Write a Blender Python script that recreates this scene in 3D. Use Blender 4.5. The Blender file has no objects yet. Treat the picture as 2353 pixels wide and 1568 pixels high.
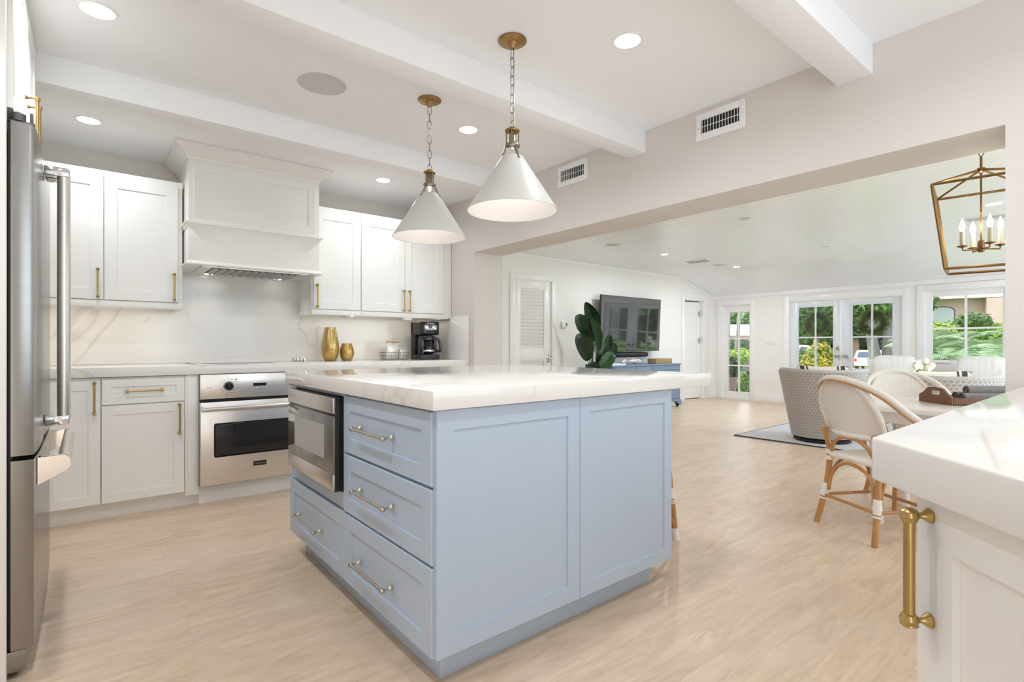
import bpy, bmesh, math, random
from math import sin, cos, pi, radians, sqrt, atan2
from mathutils import Vector, Matrix
S = bpy.context.scene
COL = S.collection
random.seed(7)

# ---------------------------------------------------------------- camera
cd = bpy.data.cameras.new('camera'); cam = bpy.data.objects.new('camera', cd); COL.objects.link(cam)
cam.location = (0, 0, 1.049); cam.rotation_euler = (radians(90), 0, radians(-39.1))
cd.sensor_width = 36; cd.lens = 1200 / 2353 * 36; cd.shift_y = 8.6 / 2353; cd.clip_start = 0.05; cd.clip_end = 300
S.camera = cam
# ---------------------------------------------------------------- sky, sun, exposure
w = bpy.data.worlds.new('sky'); S.world = w; w.use_nodes = True
w.node_tree.nodes['Background'].inputs[0].default_value = (0.82, 0.92, 1.0, 1)
w.node_tree.nodes['Background'].inputs[1].default_value = 3.2
sl = bpy.data.lights.new('sun', 'SUN'); sl.energy = 3.6; sl.angle = radians(1.5); sl.color = (1, .96, .88)
so = bpy.data.objects.new('sun', sl); COL.objects.link(so)
so.rotation_euler = (radians(38), radians(4), radians(-150))   # high, from over the garden's near side
V = S.view_settings
S.display_settings.display_device = 'sRGB'
V.view_transform = 'Standard'; V.look = 'None'; V.exposure = 0.15; V.gamma = 1.0; V.use_curve_mapping = False
try:
    S.cycles.use_denoising = True
    S.cycles.max_bounces = 14; S.cycles.diffuse_bounces = 12; S.cycles.glossy_bounces = 5; S.cycles.transmission_bounces = 8
    S.cycles.sample_clamp_indirect = 6; S.cycles.caustics_reflective = False; S.cycles.caustics_refractive = False
except Exception: pass
LAMP_K = 4.6      # watts of one ceiling downlight

# ---------------------------------------------------------------- materials
def nodes(name):
    m = bpy.data.materials.new(name); m.use_nodes = True
    nt = m.node_tree; return m, nt, nt.nodes['Principled BSDF']
def N(nt, t, **k):
    n = nt.nodes.new(t)
    for a, b in k.items(): setattr(n, a, b)
    return n
def mixc(nt, fac, a, b, blend='MIX'):
    n = N(nt, 'ShaderNodeMix', data_type='RGBA', blend_type=blend)
    for sock, v in ((0, fac), (6, a), (7, b)):
        if hasattr(v, 'links'): nt.links.new(v, n.inputs[sock])
        else: n.inputs[sock].default_value = v if not isinstance(v, tuple) else (*v[:3], 1)
    return n.outputs[2]
def math_(nt, op, a, b=0.0, c=0.0):
    n = N(nt, 'ShaderNodeMath', operation=op)
    for i, v in enumerate((a, b, c)):
        if hasattr(v, 'links'): nt.links.new(v, n.inputs[i])
        else: n.inputs[i].default_value = v
    return n.outputs[0]
def coords(nt, scale=(1, 1, 1), kind='Object', rot=(0, 0, 0), loc=(0, 0, 0)):
    if kind == 'World':
        src = N(nt, 'ShaderNodeNewGeometry').outputs['Position']
    else: src = N(nt, 'ShaderNodeTexCoord').outputs[kind]
    mp = N(nt, 'ShaderNodeMapping'); mp.inputs['Scale'].default_value = scale
    mp.inputs['Rotation'].default_value = rot; mp.inputs['Location'].default_value = loc
    nt.links.new(src, mp.inputs[0]); return mp.outputs[0]
def noise(nt, vec, scale, detail=3, rough=.5, dist=0):
    n = N(nt, 'ShaderNodeTexNoise'); nt.links.new(vec, n.inputs['Vector'])
    n.inputs['Scale'].default_value = scale; n.inputs['Detail'].default_value = detail
    n.inputs['Roughness'].default_value = rough; n.inputs['Distortion'].default_value = dist
    return n.outputs['Fac']
def ramp(nt, fac, *stops):
    r = N(nt, 'ShaderNodeValToRGB'); nt.links.new(fac, r.inputs[0]); e = r.color_ramp.elements
    while len(e) < len(stops): e.new(.5)
    for el, (p, c) in zip(e, stops):
        el.position = p; el.color = (*c, 1) if isinstance(c, tuple) else (c, c, c, 1)
    return r.outputs[0]
def bump(nt, p, h, strength=.2, dist=.01):
    b = N(nt, 'ShaderNodeBump'); b.inputs['Strength'].default_value = strength; b.inputs['Distance'].default_value = dist
    nt.links.new(h, b.inputs['Height']); nt.links.new(b.outputs[0], p.inputs['Normal'])
def mat(name, col, rough=.5, metal=0, coat=0, var=.04, vs=6, bmp=0, bs=200, stretch=(1, 1, 1), emit=None, es=0, sheen=0, spec=.5):
    m, nt, p = nodes(name)
    p.inputs['Roughness'].default_value = rough; p.inputs['Metallic'].default_value = metal
    p.inputs['Coat Weight'].default_value = coat; p.inputs['Coat Roughness'].default_value = .05
    p.inputs['Specular IOR Level'].default_value = spec
    if sheen: p.inputs['Sheen Weight'].default_value = sheen
    v = coords(nt, stretch)
    f = noise(nt, v, vs)
    a = tuple(min(1, c * (1 + var)) for c in col); b = tuple(c * (1 - var) for c in col)
    nt.links.new(mixc(nt, f, b, a), p.inputs['Base Color'])
    if bmp: bump(nt, p, noise(nt, v, bs, 2), bmp, .002)
    if emit:
        p.inputs['Emission Color'].default_value = (*emit, 1); p.inputs['Emission Strength'].default_value = es
    return m
M = {}
M['cab_white'] = mat('white cabinet paint', (.86, .855, .835), .35, var=.008)
M['wall_warm'] = mat('warm greige wall paint', (.68, .64, .605), .6, var=.01, bmp=.05, bs=300)
M['wall_white'] = mat('white wall paint', (.86, .85, .83), .55, var=.01, bmp=.04, bs=300)
M['trim_white'] = mat('white trim gloss', (.88, .88, .875), .3, var=.006)
M['door_backlit'] = mat('white door paint in backlit shade', (.76, .79, .83), .3, var=.006)  # white doors seen against daylight: the backlit blue-grey shade is in the colour
M['ceiling'] = mat('ceiling paint', (.88, .89, .91), .6, var=.008)
M['plank'] = mat('glossy white plank ceiling', (.88, .905, .935), .25, var=.01)
M['blue'] = mat('pale blue cabinet paint', (.47, .565, .70), .36, var=.012)
M['brass'] = mat('brushed brass', (.50, .36, .14), .28, 1, var=.06, vs=40, stretch=(1, 1, 6))
M['nickel'] = mat('champagne nickel', (.55, .50, .42), .26, 1, var=.05, vs=40)
M['chain'] = mat('dark antique nickel', (.30, .25, .19), .35, 1, var=.1, vs=40)
M['aged_brass'] = mat('aged antique brass', (.36, .22, .085), .38, 1, var=.25, vs=25)
M['chrome'] = mat('polished chrome', (.78, .78, .79), .06, 1, var=.02)
M['satin_nickel'] = mat('satin nickel', (.55, .54, .53), .3, 1, var=.03)
M['black'] = mat('black gloss', (.012, .012, .014), .12, var=.1)
M['black_mat'] = mat('black plastic', (.018, .016, .016), .42, var=.1)
M['dark_grey'] = mat('dark grey plastic', (.12, .12, .12), .4, var=.05)
M['shade_out'] = mat('off white satin shade', (.58, .58, .545), .3, coat=.2, var=.01)
M['shade_in'] = mat('white shade lining', (.84, .815, .80), .5, var=.01)
M['screen'] = mat('dark glass screen', (.012, .014, .018), .02, coat=1, var=.02, spec=1)
M['screen'].node_tree.nodes['Principled BSDF'].inputs['Coat IOR'].default_value = 2.0
M['wood_box'] = mat('limed oak', (.36, .24, .13), .5, var=.25, vs=14, stretch=(1, 8, 8))
M['cream'] = mat('cream linen', (.72, .66, .57), .85, var=.04, bmp=.3, bs=250)
M['black_trim'] = mat('charcoal woven ribbon', (.03, .035, .045), .8, var=.2, vs=60)
M['white_cloth'] = mat('white cotton', (.86, .855, .84), .85, var=.03, bmp=.4, bs=90)
M['throw'] = mat('pale grey ribbed throw', (.84, .83, .79), .9, var=.10, vs=30, stretch=(1, 12, 1), bmp=.5, bs=120)
M['rug'] = mat('pale grey woven rug', (.60, .60, .61), .95, var=.14, vs=120, bmp=.5, bs=200)
M['rug_edge'] = mat('dark rug binding', (.07, .065, .07), .9, var=.1)
M['soft_black'] = mat('swivel base black', (.015, .015, .02), .5)
M['table_white'] = mat('pale washed table', (.80, .765, .73), .25, coat=.3, var=.02, vs=10)
M['tulip'] = mat('cream tulip petals', (.88, .82, .68), .5, var=.06, vs=20)
M['stem'] = mat('tulip stem green', (.16, .30, .07), .5, var=.15)
M['shell'] = mat('pinkish white seashell', (.80, .70, .63), .45, var=.15, vs=60)
M['foil'] = mat('crinkled foil bag', (.80, .79, .77), .3, .35, var=.12, vs=50, bmp=.8, bs=60)
M['kraft'] = mat('kraft paper brown', (.50, .28, .10), .7, var=.08)
M['wire'] = mat('thin dark wire', (.22, .20, .17), .4, .8)
M['soil'] = mat('potting soil', (.05, .035, .025), .95, var=.3, vs=60)
M['pot'] = mat('pale basket pot', (.48, .38, .27), .8, var=.2, vs=60)
M['grey_cloth'] = mat('grey chenille napkins', (.20, .19, .18), .9, var=.35, vs=70, bmp=.8, bs=110)
M['steel_dark'] = mat('dark vent interior', (.02, .02, .022), .7)
M['white_plastic'] = mat('white plastic', (.85, .85, .84), .4, var=.01)
M['speaker'] = mat('grey perforated speaker grille', (.60, .59, .59), .7, var=.05, vs=400)
M['light_on'] = mat('lit lamp lens', (1, 1, 1), .4, emit=(1, .97, .92), es=6)
M['bulb_soft'] = mat('frosted pendant bulb', (1, 1, 1), .3, emit=(1, .93, .84), es=.9)
M['bulb_on'] = mat('lit candle bulb', (1, 1, 1), .3, emit=(1, .9, .72), es=14)
M['candle'] = mat('ivory candle sleeve', (.72, .62, .45), .55, var=.06)
M['wicker_w'] = mat('whitewashed wicker', (.50, .40, .30), .8, var=.3, vs=70, bmp=.6, bs=120)
M['pewter'] = mat('small printed mark grey', (.25, .24, .23), .4)

def m_steel():
    m, nt, p = nodes('brushed stainless'); p.inputs['Metallic'].default_value = 1
    v = coords(nt, (2, 2, 90)); f = noise(nt, v, 2, 2)
    nt.links.new(mixc(nt, f, (.72, .69, .66), (.78, .755, .725)), p.inputs['Base Color'])
    nt.links.new(ramp(nt, f, (.2, .27), (.8, .31)), p.inputs['Roughness'])
    return m
M['steel'] = m_steel()
M['fridge_steel'] = mat('brushed grey steel', (.31, .30, .285), .24, 1, var=.04, vs=3, stretch=(2, 2, 30))
def m_quartz():
    m, nt, p = nodes('white veined quartz'); p.inputs['Roughness'].default_value = .08
    p.inputs['Specular IOR Level'].default_value = .4
    v = coords(nt, (1, 1, 1), 'World', (.5, .6, .9))
    big = noise(nt, v, 1.1, 4, .55, .6)
    d = math_(nt, 'ABSOLUTE', math_(nt, 'SUBTRACT', big, .5))
    vein = math_(nt, 'SUBTRACT', 1, math_(nt, 'SMOOTH_MIN', math_(nt, 'MULTIPLY', d, 75), 1, .3))
    vein = math_(nt, 'MAXIMUM', vein, 0)
    mask = ramp(nt, noise(nt, v, 1.7, 2), (.45, 0.0), (.62, 1.0))
    soft = math_(nt, 'MAXIMUM', math_(nt, 'SUBTRACT', 1, math_(nt, 'MULTIPLY', d, 14)), 0)
    f = math_(nt, 'ADD', math_(nt, 'MULTIPLY', math_(nt, 'MULTIPLY', vein, mask), .34), math_(nt, 'MULTIPLY', soft, .03))
    nt.links.new(mixc(nt, f, (.82, .805, .785), (.45, .42, .39)), p.inputs['Base Color']); return m
M['quartz'] = m_quartz()
def m_floor():
    m, nt, p = nodes('pale oak plank tile'); p.inputs['Specular IOR Level'].default_value = .4
    v = coords(nt, (1, 1, 1), 'World', loc=(-.785 + .0, -1.646, 0))
    b = N(nt, 'ShaderNodeTexBrick', offset=.5, offset_frequency=2); nt.links.new(v, b.inputs['Vector'])
    b.inputs['Color1'].default_value = (0, 0, 0, 1); b.inputs['Color2'].default_value = (1, 1, 1, 1)
    b.inputs['Mortar'].default_value = (.5, .5, .5, 1); b.inputs['Scale'].default_value = 1
    b.inputs['Mortar Size'].default_value = .0016; b.inputs['Mortar Smooth'].default_value = .2; b.inputs['Bias'].default_value = 0
    b.inputs['Brick Width'].default_value = .985; b.inputs['Row Height'].default_value = .237
    sep = N(nt, 'ShaderNodeSeparateColor'); nt.links.new(b.outputs['Color'], sep.inputs[0]); rnd = sep.outputs[0]
    # grain runs along the planks and is shifted from plank to plank
    add = N(nt, 'ShaderNodeVectorMath', operation='ADD'); cb = N(nt, 'ShaderNodeCombineXYZ')
    nt.links.new(math_(nt, 'MULTIPLY', rnd, 37), cb.inputs[0]); nt.links.new(math_(nt, 'MULTIPLY', rnd, 11), cb.inputs[2])
    nt.links.new(v, add.inputs[0]); nt.links.new(cb.outputs[0], add.inputs[1])
    def st(s):
        mp = N(nt, 'ShaderNodeMapping'); mp.inputs['Scale'].default_value = s; nt.links.new(add.outputs[0], mp.inputs[0]); return mp.outputs[0]
    g1 = noise(nt, st((1.0, 5.5, 1)), 2.6, 8, .68, 1.2); g2 = noise(nt, st((2.2, 34, 1)), 3, 6, .7, .6); g3 = noise(nt, st((1.2, 2.0, 1)), 2.2, 5, .6)
    c = ramp(nt, g1, (.28, (.46, .33, .215)), (.5, (.635, .485, .34)), (.72, (.78, .62, .46)))
    c = mixc(nt, math_(nt, 'MULTIPLY', ramp(nt, g2, (.34, 1.0), (.45, 0.0)), .55), c, (.42, .30, .215))
    c = mixc(nt, math_(nt, 'MULTIPLY', ramp(nt, g3, (.35, 0.0), (.7, 1.0)), .5), c, (.68, .56, .45))
    c = mixc(nt, math_(nt, 'MULTIPLY', rnd, .22), c, (.68, .56, .46))
    c = mixc(nt, math_(nt, 'MULTIPLY', b.outputs['Fac'], .6), c, (.50, .41, .34))
    nt.links.new(c, p.inputs['Base Color'])
    nt.links.new(ramp(nt, g2, (.2, .42), (.8, .32)), p.inputs['Roughness'])
    bump(nt, p, math_(nt, 'SUBTRACT', math_(nt, 'MULTIPLY', g2, .3), b.outputs['Fac']), .12, .002); return m
M['floor'] = m_floor()
def m_glass(name, col=(1, 1, 1), rough=0.0, ior=1.45, thin=True):
    m, nt, p = nodes(name); out = nt.nodes['Material Output']
    if thin:
        tr = N(nt, 'ShaderNodeBsdfTransparent'); tr.inputs[0].default_value = (*col, 1)
        gl = N(nt, 'ShaderNodeBsdfGlossy'); gl.inputs['Roughness'].default_value = rough
        fr = N(nt, 'ShaderNodeFresnel'); fr.inputs[0].default_value = ior
        mx = N(nt, 'ShaderNodeMixShader'); nt.links.new(fr.outputs[0], mx.inputs[0])
        nt.links.new(tr.outputs[0], mx.inputs[1]); nt.links.new(gl.outputs[0], mx.inputs[2]); nt.links.new(mx.outputs[0], out.inputs[0])
    return m
M['glass'] = m_glass('clear window glass')
M['bulb_glass'] = m_glass('clear bulb glass', (.97, .96, .95))
M['carafe'] = m_glass('smoky carafe glass', (.55, .52, .5))
def m_gold_glass():
    m, nt, p = nodes('amber metallic glass')
    v = coords(nt); sp = N(nt, 'ShaderNodeSeparateXYZ'); nt.links.new(v, sp.inputs[0])
    f = noise(nt, coords(nt, (1, 1, .2)), 60, 2)
    c = ramp(nt, sp.outputs[2], (.0, (.60, .40, .10)), (.07, (.52, .34, .09)), (.2, (.58, .42, .16)))
    nt.links.new(mixc(nt, math_(nt, 'MULTIPLY', f, .35), c, (.44, .30, .10)), p.inputs['Base Color'])
    p.inputs['Metallic'].default_value = .75; p.inputs['Roughness'].default_value = .3; p.inputs['Coat Weight'].default_value = .6
    return m
M['gold_glass'] = m_gold_glass()
def m_weave(name, c1, c2, s=90, rough=.7, strength=.6):
    m, nt, p = nodes(name); p.inputs['Roughness'].default_value = rough
    v = coords(nt)
    sp = N(nt, 'ShaderNodeSeparateXYZ'); nt.links.new(v, sp.inputs[0])
    a = math_(nt, 'SINE', math_(nt, 'MULTIPLY', math_(nt, 'ADD', sp.outputs[1], sp.outputs[2]), s * 6.28 / 2))
    b = math_(nt, 'SINE', math_(nt, 'MULTIPLY', math_(nt, 'SUBTRACT', math_(nt, 'ADD', sp.outputs[1], sp.outputs[0]), sp.outputs[2]), s * 6.28 / 2))
    f = math_(nt, 'ADD', math_(nt, 'MULTIPLY', math_(nt, 'MULTIPLY', a, b), .5), .5)
    nt.links.new(mixc(nt, f, c1, c2), p.inputs['Base Color']); bump(nt, p, f, strength, .002); return m
M['weave'] = m_weave('white woven rattan', (.72, .67, .61), (.84, .80, .75), 150)
M['wrap'] = m_weave('white wrapped binding', (.72, .67, .61), (.84, .80, .75), 150)
M['leather'] = mat('white leather wrap', (.84, .81, .77), .5, var=.03)
M['basket'] = m_weave('dark brown woven rattan', (.055, .018, .008), (.30, .12, .045), 150, .4, 1)
M['rattan'] = mat('honey rattan cane', (.47, .235, .075), .35, coat=.3, var=.28, vs=9, stretch=(2, 2, 1))
def m_hex():
    m, nt, p = nodes('grey hexagon jacquard'); p.inputs['Roughness'].default_value = .9
    uv = N(nt, 'ShaderNodeTexCoord').outputs['UV']
    mp = N(nt, 'ShaderNodeMapping'); mp.inputs['Scale'].default_value = (1 / .034, 1 / .034, 1); nt.links.new(uv, mp.inputs[0])
    def cell(off):
        a = N(nt, 'ShaderNodeVectorMath', operation='ADD'); a.inputs[1].default_value = (off[0] + 100, off[1] + 173.205, 0); nt.links.new(mp.outputs[0], a.inputs[0])
        o = N(nt, 'ShaderNodeVectorMath', operation='MODULO'); o.inputs[1].default_value = (1, 1.73205, 1); nt.links.new(a.outputs[0], o.inputs[0])
        s = N(nt, 'ShaderNodeVectorMath', operation='SUBTRACT'); s.inputs[1].default_value = (.5, .866, 0); nt.links.new(o.outputs[0], s.inputs[0])
        q = N(nt, 'ShaderNodeVectorMath', operation='ABSOLUTE'); nt.links.new(s.outputs[0], q.inputs[0])
        sp = N(nt, 'ShaderNodeSeparateXYZ'); nt.links.new(q.outputs[0], sp.inputs[0])
        return math_(nt, 'MAXIMUM', sp.outputs[0], math_(nt, 'ADD', math_(nt, 'MULTIPLY', sp.outputs[0], .5), math_(nt, 'MULTIPLY', sp.outputs[1], .866)))
    d = math_(nt, 'MINIMUM', cell((0, 0)), cell((.5, .866)))
    f = ramp(nt, d, (.40, 0.0), (.45, 1.0))
    st = noise(nt, coords(nt, (1, 1, 1)), 160, 2)
    g = mixc(nt, st, (.33, .325, .32), (.47, .46, .45))
    nt.links.new(mixc(nt, f, g, (.66, .63, .585)), p.inputs['Base Color']); bump(nt, p, st, .2, .002); return m
M['hex'] = m_hex()
def m_leaf(name, c1, c2, vs=3, rough=.45, trans=.25):
    m, nt, p = nodes(name); p.inputs['Roughness'].default_value = rough
    f = noise(nt, coords(nt), vs, 4)
    nt.links.new(ramp(nt, f, (.35, c1), (.65, c2)), p.inputs['Base Color'])
    p.inputs['Subsurface Weight'].default_value = 0
    tl = N(nt, 'ShaderNodeBsdfTranslucent'); tl.inputs[0].default_value = (*c2, 1)
    mx = N(nt, 'ShaderNodeMixShader'); mx.inputs[0].default_value = trans; out = nt.nodes['Material Output']
    nt.links.new(p.outputs[0], mx.inputs[1]); nt.links.new(tl.outputs[0], mx.inputs[2]); nt.links.new(mx.outputs[0], out.inputs[0]); return m
M['leaf_dark'] = m_leaf('dark green banana leaf', (.005, .020, .008), (.011, .048, .014), 9, .3, .05)
M['leaf_light'] = m_leaf('bright green banana leaf', (.009, .045, .012), (.022, .10, .022), 9, .3, .06)
M['tree_leaf'] = m_leaf('tree leaves', (.02, .065, .010), (.13, .25, .04), 1.2)
M['tree_dark'] = m_leaf('dark tree leaves', (.012, .04, .012), (.06, .12, .035), 1.2)
M['yellow_leaf'] = m_leaf('yellow green croton leaves', (.10, .20, .02), (.55, .43, .05), 2.5)
M['hedge_leaf'] = m_leaf('clipped hedge leaves', (.06, .15, .012), (.28, .38, .04), 2)
M['palm_leaf'] = m_leaf('pale palm fronds', (.05, .13, .035), (.34, .43, .25), 1.5)
M['wreath_leaf'] = m_leaf('wreath leaves', (.015, .032, .005), (.14, .20, .035), 8)
M['bark'] = mat('grey palm bark', (.22, .19, .19), .9, var=.3, vs=8, stretch=(1, 1, 5), bmp=.8, bs=20)
M['bark_brown'] = mat('brown bark', (.24, .15, .11), .9, var=.35, vs=9, bmp=.8, bs=20)
M['lawn'] = mat('sunny lawn', (.16, .26, .05), .95, var=.3, vs=12)
M['drive'] = mat('pale driveway', (.42, .40, .38), .9, var=.08, vs=3)
M['arch_pane'] = mat('pale reflecting window', (.42, .44, .46), .2, var=.05, vs=3)
M['pink'] = mat('pink stucco', (.52, .38, .32), .9, var=.03, vs=6)
M['roof_white'] = mat('white tile roof', (.62, .60, .58), .7, var=.06, vs=5)
M['car_paint'] = mat('champagne car paint', (.72, .60, .38), .25, coat=.6, var=.02)
M['car_white'] = mat('white car paint', (.80, .82, .85), .25, coat=.6, var=.01)
M['car_glass'] = mat('tinted car glass', (.06, .085, .12), .08, var=.05)
M['red'] = mat('red tail lamp', (.55, .03, .02), .2)
M['adir'] = mat('black painted slats', (.03, .028, .035), .6, var=.15)
M['planter'] = mat('brown wicker planter', (.22, .15, .13), .8, var=.3, vs=60, bmp=.5, bs=80)
M['lantern'] = mat('gilded bronze', (.23, .135, .05), .38, 1, var=.3, vs=20)
M['console'] = mat('blue grasscloth', (.20, .28, .40), .55, var=.22, vs=40, stretch=(1, 1, 4), bmp=.3, bs=200)
M['water'] = m_glass('clear vase glass', (.93, .96, .95))

# ---------------------------------------------------------------- mesh builder
ORG = {}
class B:
    def __init__(s): s.bm = bmesh.new(); s.uv = None
    def box(s, x0, x1, y0, y1, z0, z1, bev=0, seg=2, M4=None):
        r = bmesh.ops.create_cube(s.bm, size=1); vs = r['verts']
        T = Matrix.Translation(((x0 + x1) / 2, (y0 + y1) / 2, (z0 + z1) / 2)) @ Matrix.Diagonal((abs(x1 - x0), abs(y1 - y0), abs(z1 - z0), 1))
        if M4 is not None: T = M4 @ T
        bmesh.ops.transform(s.bm, matrix=T, verts=vs)
        if bev:
            es = list({e for v in vs for e in v.link_edges})
            bmesh.ops.bevel(s.bm, geom=es, offset=bev, segments=seg, affect='EDGES', profile=.5)
        return s
    def rings(s, R, closed=True, cap0=True, cap1=True, loop=False):
        # R: list of vertex rings (equal lengths)
        vv = [[s.bm.verts.new(p) for p in r] for r in R]; n = len(R[0])
        pairs = list(zip(vv[:-1], vv[1:])) + ([(vv[-1], vv[0])] if loop else [])
        for a, b in pairs:
            for i in range(n if closed else n - 1):
                j = (i + 1) % n
                try: s.bm.faces.new((a[i], a[j], b[j], b[i]))
                except ValueError: pass
        if not loop:
            if cap0 and n > 2: s.bm.faces.new(vv[0][::-1])
            if cap1 and n > 2: s.bm.faces.new(vv[-1])
        return s
    def tube(s, pts, r, n=8, closed=False, caps=True):
        P = [Vector(p) for p in pts]; m = len(P)
        rs = r if isinstance(r, (list, tuple)) else [r] * m
        T = []
        for i in range(m):
            a = P[(i - 1) % m] if (closed or i > 0) else P[i]
            b = P[(i + 1) % m] if (closed or i < m - 1) else P[i]
            T.append((b - a).normalized())
        up = Vector((0, 0, 1)) if abs(T[0].z) < .9 else Vector((1, 0, 0))
        nrm = (up - T[0] * up.dot(T[0])).normalized(); R = []
        for i in range(m):
            nrm = (nrm - T[i] * nrm.dot(T[i])).normalized(); bi = T[i].cross(nrm)
            R.append([P[i] + (nrm * cos(2 * pi * k / n) + bi * sin(2 * pi * k / n)) * rs[i] for k in range(n)])
        s.rings(R, True, caps, caps, closed); return s
    def lathe(s, prof, o=(0, 0, 0), ax=(0, 0, 1), n=28, cap0=True, cap1=True):
        A = Vector(ax).normalized(); u = Vector((1, 0, 0)) if abs(A.x) < .9 else Vector((0, 1, 0))
        u = (u - A * u.dot(A)).normalized(); v = A.cross(u); O = Vector(o)
        s.rings([[O + A * h + (u * cos(2 * pi * k / n) + v * sin(2 * pi * k / n)) * max(r, 1e-5) for k in range(n)] for r, h in prof], True, cap0, cap1)
        return s
    def prism(s, poly, d, closed=True):
        # poly: list of 3D points, d: extrusion vector
        D = Vector(d); s.rings([[Vector(p) for p in poly], [Vector(p) + D for p in poly]]); return s
    def panel(s, o, U, Vv, Nn, w_, h_, t, rail=.055, dep=.006, cham=.0015):
        # framed (shaker) panel: o = lower corner on the back plane, U/Vv/Nn unit axes
        o, U, Vv, Nn = Vector(o), Vector(U), Vector(Vv), Vector(Nn)
        def ring(i, d): return [o + U * a + Vv * b + Nn * d for a, b in ((i, i), (w_ - i, i), (w_ - i, h_ - i), (i, h_ - i))]
        R = [ring(0, 0), ring(0, t - cham), ring(cham, t)]
        if rail: R += [ring(rail, t), ring(rail + .0012, t - dep)]
        s.rings(R); return s
    def fpoly(s, pts): s.bm.faces.new([s.bm.verts.new(p) for p in pts]); return s
    def sphere(s, c, r, sc=(1, 1, 1), u=16, v=10):
        q = bmesh.ops.create_uvsphere(s.bm, u_segments=u, v_segments=v, radius=r)
        bmesh.ops.transform(s.bm, matrix=Matrix.Translation(c) @ Matrix.Diagonal((*sc, 1)), verts=q['verts']); return s
    def build(s, name, m, parent=None, origin=None, ang=35, smooth=True, fixn=True):
        o0 = Vector(origin) if origin is not None else (ORG.get(parent.as_pointer(), Vector()) if parent else Vector())
        if fixn: bmesh.ops.recalc_face_normals(s.bm, faces=s.bm.faces)
        me = bpy.data.meshes.new(name); bmesh.ops.translate(s.bm, vec=-o0, verts=s.bm.verts); s.bm.to_mesh(me); s.bm.free()
        if smooth:
            me.shade_smooth(); me.set_sharp_from_angle(angle=radians(ang))
        me.materials.append(M[m] if isinstance(m, str) else m)
        ob = bpy.data.objects.new(name, me); COL.objects.link(ob); ORG[ob.as_pointer()] = o0
        if parent: ob.parent = parent
        else: ob.location = o0
        return ob
def tag(o, label=None, cat=None, group=None, kind=None):
    if label: o['label'] = label
    if cat: o['category'] = cat
    if group: o['group'] = group
    if kind: o['kind'] = kind
    return o
def thing(name, label, cat, loc=(0, 0, 0), group=None):
    o = bpy.data.objects.new(name, None); COL.objects.link(o); o.location = loc; o.empty_display_size = .05
    ORG[o.as_pointer()] = Vector(loc); return tag(o, label, cat, group)
def struct(name, bb, m, parent=None, label=None, cat=None):
    o = bb.build(name, m, parent)
    if not parent: tag(o, label, cat, None, 'structure')
    return o
def sthing(name, loc=(0, 0, 0), label=None, cat=None):
    o = thing(name, label, cat, loc); o['kind'] = 'structure'; return o
def dup(root, loc, rotz=0, label=None):
    r = root.copy(); COL.objects.link(r); r.location = loc; r.rotation_euler = (0, 0, rotz)
    if label: r['label'] = label
    for ch in list(root.children):
        c = ch.copy(); COL.objects.link(c); c.parent = r
        for g in list(ch.children):
            d = g.copy(); COL.objects.link(d); d.parent = c
    return r
def lamp(kind, loc, energy, size=.1, col=(.92, .96, 1.0), spread=radians(125), rot=(0, 0, 0), parent=None, blend=None, spot=None):
    l = bpy.data.lights.new('lamp', kind); l.energy = energy; l.color = col
    if kind == 'AREA':
        l.shape = 'DISK'; l.size = size
        if spread: l.spread = spread
    else:
        l.shadow_soft_size = size
        if kind == 'SPOT': l.spot_size = spot or 1.6; l.spot_blend = blend or .6
    o = bpy.data.objects.new('lamp', l); COL.objects.link(o); o.location = loc; o.rotation_euler = rot
    if parent:
        o.parent = parent; o.location = Vector(loc) - ORG[parent.as_pointer()]
    return o
def smoothpts(P, k=6, closed=False):
    # Catmull-Rom through the points
    P = [Vector(p) for p in P]; n = len(P); out = []
    for i in range(n if closed else n - 1):
        g = lambda j: P[j % n] if closed else P[min(max(j, 0), n - 1)]
        a, b, c, d = g(i - 1), g(i), g(i + 1), g(i + 2)
        for t in range(k):
            t /= k
            out.append(.5 * ((2 * b) + (c - a) * t + (2 * a - 5 * b + 4 * c - d) * t * t + (3 * b - a - 3 * c + d) * t ** 3))
    if not closed: out.append(P[-1])
    return out
def pull(bb, a, b, n, proj=.03, r=.0055, k=1.0):
    # bar pull from a to b standing off along n, on two turned posts
    a, b, n = Vector(a), Vector(b), Vector(n).normalized(); ax = (b - a).normalized()
    for p, sgn in ((a, -1), (b, 1)):
        bb.lathe([(.0092 * k, 0), (.0092 * k, .0025), (.0075 * k, .005), (.0038 * k, .011), (.0034 * k, proj - .008), (.006 * k, proj - .003), (.0045 * k, proj)], p, n, 16)
        c = p + n * proj
        bb.lathe([(r * .9, -.0085 * k), (r * 1.3, -.0075 * k), (r * 1.75, -.001 * k), (r * 1.5, .0045 * k), (r * 1.6, .006 * k), (r * .95, .009 * k), (.001, .010 * k)], c, ax * sgn, 16)
    bb.tube([a + n * proj, b + n * proj], r, 14)
    return bb
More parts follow.
